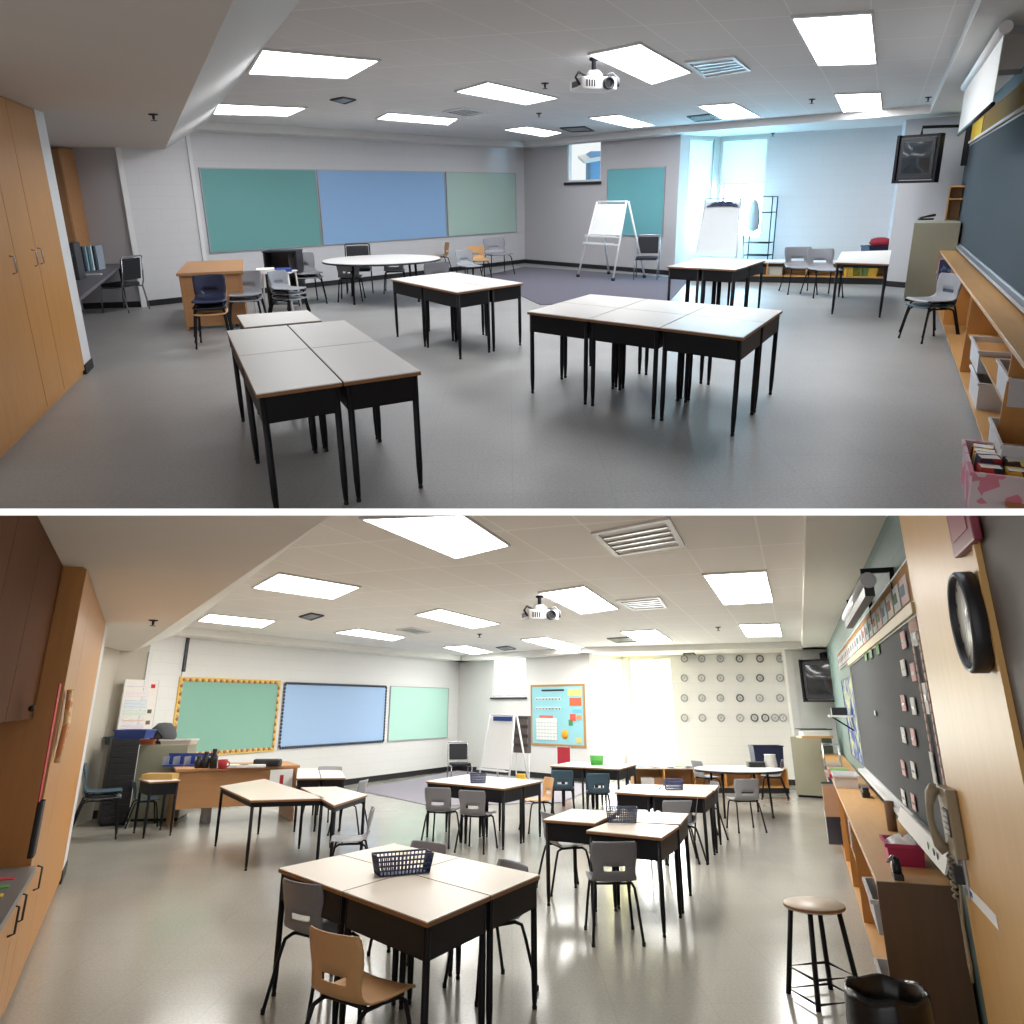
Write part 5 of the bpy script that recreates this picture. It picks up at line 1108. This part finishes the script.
t = thing('black_box', 'small black box on the white wall shelf', 'box', M=wC.M @ Matrix.Translation((max(.35, u_), 0, z_ + .012))); MB().rbox(-.15, .12, -.28, -.08, 0, .10, .02).build('box', M['dark_plastic'], t)
# back right: round table, blue crate, low shelf
hz = .70; c = G(738, 768.5, hz); e_ = G(781, 768.5, hz); rx = (e_ - c).length; Ef = G(738, 776, hz); oval_table('large round white table by the wall of paper rings', c, rx, min(abs(Ef[1] - c[1]), rx), hz, top='laminate')
wl = WF(G(634, 793), G(790, 793.5)); wl.p = wl.p; z = V(wl.pt(wl.L * .2), 767.5)
t = thing('window_shelf', 'long low wooden shelf below the alcove windows', 'shelf unit', M=wl.M); L = wl.L
MB().box(0, L, 0, .45, z - .03, z).build('top', M['laminate_warm'], t); MB().box(0, L, .02, .45, 0, .10).build('plinth', M['baseboard'], t); MB().box(0, L, 0, .45, .10, .12).build('bottom_shelf', M['maple_x'], t); MB().box(0, L, .43, .45, .12, z - .03).build('back_panel', M['maple_x'], t)
for k in range(6): MB().box((L - .03) * k / 5, (L - .03) * k / 5 + .03, 0, .43, .12, z - .03).build('divider', M['maple'], t)
for i, (x, c_, nm_) in enumerate([(640, (90, 150, 220), 'sky blue'), (649, (110, 180, 230), 'pale blue'), (658, (226, 120, 110), 'salmon'), (665, (196, 60, 60), 'red'), (672, (120, 150, 190), 'grey blue'), (680, (150, 190, 130), 'light green'), (688, (110, 110, 110), 'grey'), (645, (230, 230, 230), 'white')]):
    P = wl.pt(wl.at(x, 766)[0], .12 + .2 * (i % 2)); book(nm_ + ' book lying on the low window shelf', P[:2], .3 * i, .26, .16, .02, mat('wb%d' % i, c_, .6), z)
for i, (x, c_, nm_) in enumerate([(648, (200, 200, 196), 'white'), (661, (150, 110, 80), 'brown'), (677, (110, 60, 60), 'maroon')]):
    P = wl.pt(wl.at(x, 775)[0], .2); bin_box('storage_bin', nm_ + ' bin inside the low window shelf, lower room', 'bin', P[:2], math.atan2(wl.u[1], wl.u[0]), .28, .24, .16, mat('wbin%d' % i, c_, .5), .12, rim=False)
P = wl.pt(wl.at(770, 760)[0], .22); bin_box('storage_bin', 'big navy crate at the end of the window shelf', 'bin', P[:2], 0, .62, .35, .42, M['navy_box'], z)
P = G(771, 767, hz); t = thing('coffee_maker', 'white and black gadget on the round table by the navy crate', 'office gadget', (P[0], P[1], hz)); MB().lathe([(.10, 0), (.11, .02), (.09, .18), (.1, .2), (0, .2)], n=20).build('jug', M['white_plastic'], t); MB().rbox(-.4, -.12, -.1, .1, 0, .08, .03).build('base', M['dark_plastic'], t)
chair('pale grey chair in front of the round white table', (747, 778.5), 95, 'light_shell', sc=1.05)
chair('chair at the left side of the round table', None, 20, 'light_shell', at=G(708, 800)[:2], sc=1.05)
chair('chair at the right side of the round table', None, 160, 'grey_shell', at=G(775, 799)[:2], sc=1.05)
# easel, chairs on the carpet
easel('tall easel with a white paper pad and blue edge trays', (477, 790), (508, 794), 715, hb=.30, dep=.6, casters=True)
wE = WF(G(477, 790), G(508, 794)); H_ = V(G(492, 792), 715); t = thing('blue_clip_bar', 'blue clip bar across the top of the paper pad', 'clip bar', M=wE.M @ Matrix.Translation((0, 0, 0))); MB().box(wE.L * .25, wE.L * .85, .22, .24, H_ * .92, H_ * .98).build('bar', M['blue_box'], t)
t = thing('book_rack', 'dark hanging book rack behind the tall easel', 'rack', M=WF(G(514, 788), G(524, 789)).M); L = .42; H_ = V(G(519, 789), 716); H0 = V(G(519, 789), 753); MB().box(0, L, 0, .1, H0, H_).build('panel', mat('rack_brown', (70, 62, 62), .7), t)
for k in range(4): MB().box(.0, L, -.02, .0, H0 + (H_ - H0) * k / 4, H0 + (H_ - H0) * k / 4 + .12).build('pocket', mat('rack_pocket', (96, 84, 80), .7), t)
for x in (.02, L - .02): MB().tube([(x, .05, 0), (x, .05, H0)], .015).build('leg', M['white_plastic'], t)
chair('black padded chair against the wall beside the tall easel', (458, 742.5), 285, 'chrome', kind='guest')
P = G(521, 788); t = thing('toy_box', 'yellow toy on the floor beside the easel', 'toy', P); MB().rbox(-.15, .15, -.12, .12, 0, .18, .04).build('body', M['yellow'], t, bevel=.02); MB().rbox(-.1, .1, -.08, .08, .18, .28, .03).build('cab', M['yellow'], t)
P = G(497, 790); t = thing('floor_cushion', 'dark blue floor cushion under the easel', 'cushion', P); MB().rbox(-.5, .4, -.3, .3, .0, .10, .08).build('cushion', M['navy_box'], t, bevel=.03)
# ---- left side
wc = WF(cabN - cabD * 3, cabF)
eT = [wc.at(47, 780)[0], wc.at(58, 780)[0], wc.L]
eB = eT[0]
tall_cabinets(wc, [eT[0], eT[1], eT[2]], ZB, ['tall maple cabinet beside the grey counter', 'tall maple cabinet next to the white wall end, lower room'], [[], []], m='maple')
t = thing('base_cabinet', 'maple base cabinet under the grey counter', 'cabinet', M=wc.M); u0 = 0; edges = [0, wc.at(-30, 930)[0], wc.at(12, 930)[0], eB]
MB().box(0, eB, .03, .6, .0, .76).build('body', M['maple'], t)
for i, (a_, b_) in enumerate(zip(edges, edges[1:])):
    if b_ - a_ < .05: continue
    d = MB().box(a_ + .006, b_ - .006, 0, .02, .08, .745).build('door', M['maple'], t, bevel=.002)
for (x, y) in ((10, 921), (18, 908), (35, 878)):
    hu, hz_ = wc.at(x, y); MB().tube([(hu, 0, hz_ - .07), (hu, -.03, hz_ - .06), (hu, -.03, hz_ + .06), (hu, 0, hz_ + .07)], .006).build('handle', M['steel_frame'], t)
MB().box(0, eB, .0, .03, .0, .07).build('kick_strip', M['grey_base'], t)
t = thing('counter', 'grey counter top with coloured strips at left', 'counter', M=wc.M); MB().box(0, eB, -.03, .6, .76, .80).build('worktop', mat('counter_l', (130, 130, 132), .4, noise=.05, nscale=40), t)
t = thing('wall_cupboard', 'dark brown wall cupboard above the grey counter', 'cupboard', M=wc.M); zc0 = 1.62
MB().box(0, eB, .16, .6, zc0, ZB).build('body', mat('cupboard_wood', (104, 64, 34), .8, kind='wood', rgb2=(94, 58, 32), nscale=3, spec=.1), t); ud = wc.at(20, 650, .14)[0]
for a_, b_ in ((0, ud * .5), (ud * .5, ud), (ud, eB)): 
    if b_ > a_ + .05: MB().box(a_ + .005, b_ - .005, .14, .16, zc0, ZB).build('door', MATS['cupboard_wood'], t, bevel=.002)
ku, kz = wc.at(32, 711, .12); MB().lathe([(.0, -.03), (.018, -.03), (.018, -.01), (.008, 0)], (ku, .14, max(kz, zc0 + .06)), 12, axis='y').build('knob', M['steel_frame'], t)
struct(MB().box(-.5, eB, .6, .7, 0, ZB).build('wall_behind_counter', M['wall_beige'], M=wc.M)); t = thing('backsplash', 'warm wooden backsplash panel behind the grey counter', 'panel', M=wc.M); MB().box(0, eB, .57, .6, .80, zc0).build('panel', M['maple'], t)
for i, (x, y, c_, nm_) in enumerate([(18, 872, (210, 60, 80), 'red'), (20, 862, (90, 180, 90), 'green'), (24, 852, (240, 210, 60), 'yellow'), (14, 882, (226, 226, 226), 'white'), (30, 846, (230, 130, 70), 'orange'), (12, 893, (150, 50, 120), 'purple')]):
    u_ = eB - .35 - i * .22; P = wc.pt(u_, .2, .80); t = thing('paper_strip', nm_ + ' paper strip lying on the grey counter', 'paper', (P[0], P[1], .80), math.atan2(wc.u[1], wc.u[0]) + 1.57); MB().box(-.16, .2, -.035, .035, 0, .004).build('strip', mat('ps%d' % i, c_, .7), t)
P = wc.pt(eB - .12, .36, .80); t = thing('wooden_tray', 'round wooden tray at the back of the grey counter', 'tray', (P[0], P[1], .80)); MB().lathe([(0, 0), (.1, 0), (.115, .03), (.1, .03), (.09, .01), (0, .01)], n=28).build('tray', M['oak'], t); MB().lathe([(0, .01), (.04, .012), (.045, .04), (0, .05)], n=16).build('lump', M['tan_shell'], t)
# lanyards hanging on the tall cabinet
Mh, uh, zh = onC(0, 0) if False else (None, *wc.at(60, 684, -.02))
t = thing('red_strap', 'red strap with a black pouch hanging on the tall cabinet', 'strap', M=wc.M @ Matrix.Translation((uh, -.02, 0))); zlo = wc.at(62, 780, -.02)[1]
MB().add([(-.09, 0, zh), (.03, 0, zh), (.10, 0, zlo), (.0, 0, zlo), (-.09, -.006, zh), (.03, -.006, zh), (.10, -.006, zlo), (.0, -.006, zlo)], [(0, 1, 2, 3), (7, 6, 5, 4), (0, 4, 5, 1), (1, 5, 6, 2), (2, 6, 7, 3), (3, 7, 4, 0)]).build('strap', mat('strap_red', (206, 30, 48), .6), t); zp = wc.at(62, 808, -.02)[1]; MB().rbox(-.02, .14, -.03, 0, zp, zlo + .02, .02).build('pouch', M['black_vinyl'], t)
uh2, _ = wc.at(69, 690, -.02); t = thing('lanyard', 'bunch of colourful lanyards hanging beside the red strap', 'lanyards', M=wc.M @ Matrix.Translation((uh2, -.02, 0))); zb2 = wc.at(70, 752, -.02)[1]
for k, c_ in enumerate([(226, 160, 110), (200, 120, 90), (150, 70, 120), (230, 190, 120)]): MB().tube([(-.05 + k * .03, -.01, zh - .02), (-.02 + k * .04, -.02, (zh + zb2) / 2), (-.04 + k * .03, -.01, zb2 + .04 * k)], .018, n=6).build('ribbon', mat('rb%d' % k, c_, .7, kind='patch', rgb2=(240, 210, 160), nscale=30), t)
# back left corner
F0, F1 = G(98, 827), G(127, 825); hF = V((F0 + F1) / 2, 739); t, w = filing('black chest of many thin drawers in the back left corner', F0, F1, .5, hF, M['dark_plastic'], name='drawer_chest', drawers=14, cat='drawer chest', hm='steel_frame')
P = (F0 + F1) / 2; bin_box('storage_bin', 'blue tray on top of the black drawer chest', 'bin', (P[0], P[1] + .25), 0, .5, .35, .13, M['blue_box'], hF)
F0, F1 = G(128, 822), G(178, 821); hF = V((F0 + F1) / 2, 745); filing('beige steel cabinet left of the teacher desk', F0, F1, .6, hF, M['beige_metal'], drawers=0)
P = (F0 + F1) / 2
for i, (dx, cc, nm_, ww, h_) in enumerate([(-.75, (60, 80, 84), 'dark teal', .5, .12), (-.35, (206, 120, 80), 'orange', .3, .08), (.15, (220, 214, 204), 'cream', .5, .08)]):
    bin_box('storage_bin', nm_ + ' tray on the beige steel cabinet', 'bin', (P[0] + dx, P[1] + .2), 0, ww, .3, h_, mat('bt%d' % i, cc, .6), hF)
t = thing('backpack', 'dark grey bundle on the right end of the beige steel cabinet', 'bag', (G(162, 744, hF)[0], G(162, 744, hF)[1], hF)); MB().lathe([(0, 0), (.18, .02), (.21, .12), (.18, .24), (.1, .32), (0, .33)], n=18).build('bag', mat('bag_grey', (74, 76, 80), .8, noise=.15), t); MB().tube([(-.08, -.19, .1), (0, -.2, .2), (.08, -.19, .1)], .02).build('strap', M['black_vinyl'], t)
r4 = wW1.rect([(120, 680), (154, 680), (154, 736), (120, 736)]); t = board('poster', wW1, r4, mat('poster_text', (236, 232, 226), .8), 'white text poster above the black drawer chest', 'poster', 'trim_white', .006); a, hh = (r4[1] - r4[0]) / 2, r4[3] - r4[2]
for z0_, z1_, c_ in ((.86, .90, (200, 190, 196)), (.70, .80, (214, 200, 206)), (.48, .64, (172, 196, 214)), (.36, .46, (180, 206, 186)), (.26, .30, (210, 160, 150)), (.12, .2, (190, 176, 206))): card(t, -a * .85, a * .45, hh * z0_, hh * z1_, mat('pt%d' % (z0_ * 100), c_, .8, kind='stripes', rgb2=(238, 234, 230), nscale=14), 'text_block')
for z0_, c_ in ((.86, (196, 50, 50)), (.40, (80, 90, 80)), (.2, (120, 90, 80))): card(t, a * .55, a * .8, hh * z0_, hh * (z0_ + .07), mat('pi%d' % (z0_ * 100), c_, .8), 'picture')
P = G(88, 800); t = thing('storage_bin', 'magenta tub with white papers behind the leaning chairs', 'bin', (P[0], P[1], 0)); zt = V(P, 752); MB().rbox(-.25, .3, -.2, .2, 0, zt - .28, .04).build('stand', M['steel_frame'], t); MB().rbox(-.32, .32, -.24, .24, zt - .28, zt, .05).build('tub', M['magenta'], t); MB().lathe([(.25, zt), (.2, zt + .08), (0, zt + .14)], n=14).build('papers', M['paper'], t)
for i, lb in enumerate(['front', 'back']): chair(lb + ' grey chair of the pair stacked beside the cabinet end', None, 25, 'teal_shell' if i else 'grey_shell', z=.08 * i, sc=1.3, h=.86, at=G(93, 838)[:2])
# small desk with wooden box and small chair
desk_block([(147, 784.5), (180.6, 782.5), (170, 776), (138, 779.5)], 1, 1, ['small desk against the left end of the teacher desk'], None, [(0, 147.8, 831.4)], top='laminate', hz=.70, mix=.2)
P = G(160, 779, .70); t = thing('wooden_box', 'yellow wooden tray on the small desk', 'tray', (P[0], P[1], .70)); MB().box(-.22, .22, -.12, .12, 0, .07).build('tray', mat('ywood', (206, 168, 100), .5), t); MB().box(-.2, .2, -.10, .10, .07, .075).build('lining', M['maple_x'], t)
chair('small dark chair tucked under the small desk', None, 30, 'teal_shell', sc=.95, h=.62, at=G(141, 826)[:2])
px_desk('long light wooden teacher desk with a modesty panel', (170, 829), (293, 821), (165, 820), .80, modesty=.25)
def on_desk(x, y, h=.80): return G(x, y, h)
P = on_desk(187, 766); t = thing('desk_organiser', 'blue desk organiser on the left end of the teacher desk', 'organiser', (P[0], P[1], .80)); MB().box(-.35, .35, -.12, .12, 0, .02).build('base', M['blue_box'], t); MB().box(-.35, .35, .10, .12, 0, .18).build('back', M['blue_box'], t)
for k in range(5): MB().box(-.35 + k * .17, -.33 + k * .17, -.12, .12, 0, .14).build('divider', M['tray_metal'], t)
for i, (x, h_, nm_) in enumerate([(198, .16, 'short'), (205, .22, 'middle'), (213, .26, 'tall')]):
    P = on_desk(x, 768); t = thing('bottle', nm_ + ' dark bottle on the teacher desk', 'bottle', (P[0], P[1], .80)); MB().lathe([(0, 0), (.055, 0), (.06, h_ * .6), (.03, h_ * .78), (.03, h_), (0, h_)], n=16).build('body', M['dark_plastic'], t); MB().lathe([(.034, h_ * .92), (.034, h_ + .01), (0, h_ + .01)], n=12).build('cap', M['steel_frame'], t)
P = on_desk(222, 769); t = thing('mug', 'red mug on the teacher desk', 'mug', (P[0], P[1], .80)); MB().lathe([(.06, 0), (.07, .13), (.06, .13), (.055, .02), (0, .02)], n=18).build('body', M['red'], t); MB().tube([(.06, 0, .11), (.10, 0, .09), (.10, 0, .05), (.06, 0, .03)], .01).build('handle', M['red'], t)
for i, (x, nm_) in enumerate([(236, 'left'), (252, 'right')]):
    P = on_desk(x, 767); t = thing('paper_stack', nm_ + ' white paper stack on the teacher desk', 'papers', (P[0], P[1], .80), .2 * i); MB().box(-.2, .2, -.14, .14, 0, .03).build('sheets', M['paper'], t); MB().box(-.19, .19, -.13, .13, .03, .034).build('top_sheet', M['laminate'], t)
P = on_desk(268, 766); t = thing('pencil_pouch', 'dark pouch on the right part of the teacher desk', 'pouch', (P[0], P[1], .80)); MB().rbox(-.22, .2, -.1, .1, 0, .10, .05).build('pouch', M['black_vinyl'], t, bevel=.02); MB().box(-.2, .18, -.003, .003, .10, .106).build('zip', M['tray_metal'], t)
P = G(283, 792, .62); wd_ = WF(G(183.5, 831.4), G(293, 821)); ua, za = wd_.at(283, 782, -.02); t = thing('notice', 'white notice with red print taped to the teacher desk front', 'notice', M=wd_.M @ Matrix.Translation((min(ua, wd_.L - .2), -.02, .55))); MB().box(-.22, .15, -.003, 0, -.2, .2).build('sheet', M['paper'], t); MB().box(-.06, .0, -.005, -.003, -.1, .12).build('red_print', M['red'], t)
P = G(205, 822); t = thing('water_bottle', 'clear bottle standing on the floor under the teacher desk', 'bottle', P); MB().lathe([(0, 0), (.08, 0), (.08, .24), (.03, .3), (.03, .34), (0, .34)], n=16).build('body', M['milky'], t); MB().lathe([(.035, .33), (.035, .37), (0, .37)], n=12).build('cap', M['blue_box'], t)
# black desk at the back with white top and its chairs
desk_block([(296, 778), (346, 778), (340, 768.5), (297, 768.5)], 2, 1, ['left one of two black desks behind the teacher desk', 'right one of two black desks behind the teacher desk'], None, top='laminate', mix=.5)
chair('grey chair facing us beside the black back desks', (331, 766), 260, 'light_shell', sc=1.15, h=.76)
# school desks
GL = 'school desks of the lower room'
desk_block([(428.5, 941.6), (540, 875.7), (393.3, 836.7), (280.5, 862.5)], 2, 2, ['nearest desk of the big foreground group, lower room', 'right desk of the big foreground group, lower room', 'left desk of the big foreground group, lower room', 'rear desk of the big foreground group, lower room'], GL, [(1, 534, 984.6)], top='laminate_warm')
desk_block([(503.8, 792.5), (543.3, 782.7), (466.4, 774.2), (425.4, 782)], 2, 2, ['front right desk of the group on the carpet edge', 'back right desk of the group on the carpet edge', 'front left desk of the group on the carpet edge', 'back left desk of the group on the carpet edge'], GL, [(0, 503.5, 844.2), (1, 541.4, 824.5), (3, 426.8, 829.6)])
desk_block([(584.7, 833.4), (663.8, 841.6), (679.4, 825), (610, 822.5)], 1, 1, ['front desk of the staggered group, with a chair pulled up'], GL, [(0, 589.6, 912.8), (1, 661.2, 924.6)], top='laminate_warm')
desk_block([(541.7, 821), (596, 825.6), (618, 811), (572, 808.7)], 1, 1, ['left desk of the staggered group, sticking out sideways'], GL, [(0, 545, 895.3)], top='laminate_warm')
desk_block([(611, 821.5), (680, 824), (690, 813), (621.8, 811)], 1, 1, ['rear desk of the staggered group, behind the blue basket'], GL, [], top='laminate_warm')
desk_block([(615, 791.5), (650, 795), (664, 784.8), (627.7, 784)], 1, 1, ['left desk of the group nearest the low shelf'], GL, [])
desk_block([(650.5, 796), (706.8, 798.2), (714, 790.6), (658, 789.5)], 1, 1, ['front right desk of the group nearest the low shelf'], GL, [(1, 703.4, 855.2)])
desk_block([(660, 789), (714.5, 790.2), (719.5, 784.5), (665.5, 784.3)], 1, 1, ['rear right desk of the group nearest the low shelf'], GL, [])
desk_block([(549.5, 766.4), (619.8, 770.3), (636.4, 764.4), (572, 761)], 2, 2, ['front left desk of the group under the windows', 'front right desk of the group under the windows', 'back left desk of the group under the windows', 'back right desk of the group under the windows'], GL, [(0, 550, 804.5)])
desk_block([(248, 800), (328.5, 798.6), (262, 777.5), (220, 786.3)], 1, 1, ['tilted table standing alone before the teacher desk'], None, [(0, 249.7, 878.6), (1, 319, 851.3), (3, 224.5, 857.8)], top='laminate_warm', box=.05, mix=.75)
desk_block([(334, 810), (368, 796), (337, 786.5), (300, 786.5)], 1, 1, ['second table set at an angle beside the lone tilted table'], None, [(0, 331.4, 848.4), (1, 359.3, 842.5)], top='laminate_warm', box=.05, mix=.75)
# chairs of the lower room
chair('dark grey chair at the left side of the big foreground group', (299, 881), 55, 'dark_shell' if False else 'grey_shell')
chair('tan chair at the near left side of the big foreground group', (331, 931), 55, 'tan_shell')
chair('grey chair at the rear of the big foreground group, only its back showing', (431, 841), 235, 'grey_shell')
chair('grey chair at the right side of the big foreground group', (516, 861), 215, 'grey_shell')
chair('left grey chair at the group on the carpet edge', (437, 787), 75, 'grey_shell')
chair('right grey chair at the group on the carpet edge', (471, 790), 70, 'grey_shell')
chair('tan chair on the far side of the group on the carpet edge', None, 200, 'tan_shell', at=G(538, 831)[:2])
chair('grey chair under the left desk of the staggered group', None, 20, 'grey_shell', at=G(566, 890)[:2])
chair('grey chair pulled up to the front desk of the staggered group', (614, 841), 92, 'grey_shell')
chair('chair at the right end of the staggered group', None, 185, 'grey_shell', at=G(682, 862)[:2])
chair('grey chair between the staggered group and the next one', (678, 800), 95, 'light_shell', h=.66)
chair('dark chair at the right end of the group nearest the low shelf', None, 185, 'grey_shell', at=G(706, 838)[:2])
chair('left teal chair at the group under the windows', (562, 770), 85, 'teal_shell')
chair('right teal chair at the group under the windows', (598, 773), 85, 'teal_shell')
chair('grey chair seen side on at the angled table', (374, 807), 190, 'light_shell')
chair('grey chair tucked in behind the angled table', None, 170, 'light_shell', at=G(348, 834)[:2])
# baskets
def basket(label, c, px0, px1, rzx, hz, m, hh=.085):
    a, b = G(*px0, hz), G(*px1, hz); L = min((b - a).length * .9, .36); C = G(*c, hz); rz = rzx
    t = thing('basket', label, 'basket', (C[0], C[1], hz), rz); W_ = L * .42; n = 14
    def side(p0, p1, q0, q1):
        mb = MB()
        for k in range(n + 1):
            f = k / n; A = Vector(p0).lerp(Vector(p1), f); B = Vector(q0).lerp(Vector(q1), f); mb.tube([A, B], .0045, n=4)
        for k in range(5):
            f = k / 4; A = Vector(p0).lerp(Vector(q0), f); B = Vector(p1).lerp(Vector(q1), f); mb.tube([A, B], .005, n=4)
        mb.build('mesh_side', m, t)
    l, w, L2, W2 = L / 2 * .88, W_ / 2 * .85, L / 2, W_ / 2
    bo = [(-l, -w, .004), (l, -w, .004), (l, w, .004), (-l, w, .004)]; to = [(-L2, -W2, hh), (L2, -W2, hh), (L2, W2, hh), (-L2, W2, hh)]
    for i in range(4): side(bo[i], bo[(i + 1) % 4], to[i], to[(i + 1) % 4])
    MB().box(-l, l, -w, w, 0, .005).build('bottom', m, t); MB().tube(to, .006, closed=True, n=6).build('rim', m, t); return t
mbk = mat('basket_blue', (62, 72, 108), .45); mbg = mat('basket_green', (120, 220, 110), .45)
basket('dark blue mesh basket on the big foreground group of desks', (402, 873), (383, 873), (423, 862), .42, .70, mbk, .11)
basket('dark blue basket on the group at the carpet edge', (478, 783), (469, 783), (487, 783), .0, .70, mbk, .12)
basket('dark blue basket on the staggered group of desks', (622, 822), (608, 822), (637, 820), -.1, .70, mbk, .12)
basket('dark blue basket on the group nearest the low shelf', (674, 790), (664, 790), (684, 790), .0, .70, mbk, .12)
basket('bright green basket on the group under the windows', (597, 765), (590, 765), (604, 765), .0, .70, mbg, .15)
# ================================================================ set the upper room at its place, cut both rooms along the section between them
bpy.context.view_layer.update()
def Rx(a): return Matrix.Rotation(a, 4, 'X')
CW = Rx(-P_LO)                                            # camera axes to world
RU = Rx(-P_UP) @ Matrix.Rotation(-ROLL_UP, 4, 'Y')       # upper room axes from camera axes
T0 = Matrix.Translation((0, 0, EYE)); T1 = Matrix.Translation((0, 0, -EYE))
MU = T0 @ CW @ RU.inverted() @ T1
for o in REG['u']: o.matrix_basis = MU @ o.matrix_basis
bpy.context.view_layer.update()
eye = Vector((0, 0, EYE))
def section(row, keep_above):
    d = Vector((0, 1, (CYP - row) / FPX)); d = CW.to_3x3() @ d; n = Vector((1, 0, 0)).cross(d).normalized()   # n points up
    return n if keep_above else -n
fwd = CW.to_3x3() @ Vector((0, 1, 0))
def clip(o, planes):
    if o.type != 'MESH': return
    mw = o.matrix_world; vs = [mw @ v.co for v in o.data.vertices]
    if not vs: return
    for P, n in planes:
        dd = [(v - P).dot(n) for v in vs]
        if min(dd) >= -1e-5: continue
        if o.data.users > 1: o.data = o.data.copy()
        inv = mw.inverted(); pl = inv @ P; nl = (mw.to_3x3().transposed() @ n).normalized()
        bm = bmesh.new(); bm.from_mesh(o.data)
        r = bmesh.ops.bisect_plane(bm, geom=bm.verts[:] + bm.edges[:] + bm.faces[:], plane_co=pl, plane_no=nl, clear_inner=True)
        ed = [e for e in r['geom_cut'] if isinstance(e, bmesh.types.BMEdge)]
        try: bmesh.ops.holes_fill(bm, edges=ed)
        except Exception: pass
        bm.to_mesh(o.data); bm.free(); o.data.update(); vs = [mw @ v.co for v in o.data.vertices]
        if not vs: break
gone = []
for r, row, ka in (('u', 508.5, True), ('l', 515.5, False)):
    pl = [(eye, section(row, ka)), (eye + fwd * .45, fwd)]
    for o in REG[r]:
        for q in [o] + list(o.children_recursive): clip(q, pl)
        ms = [q for q in [o] + list(o.children_recursive) if q.type == 'MESH']
        for q in ms:
            if not q.data.polygons: gone.append(q)
for q in gone:
    if not q.children: bpy.data.objects.remove(q)
for o in list(bpy.data.objects):
    if o.type == 'EMPTY' and not o.parent and not o.children: bpy.data.objects.remove(o)
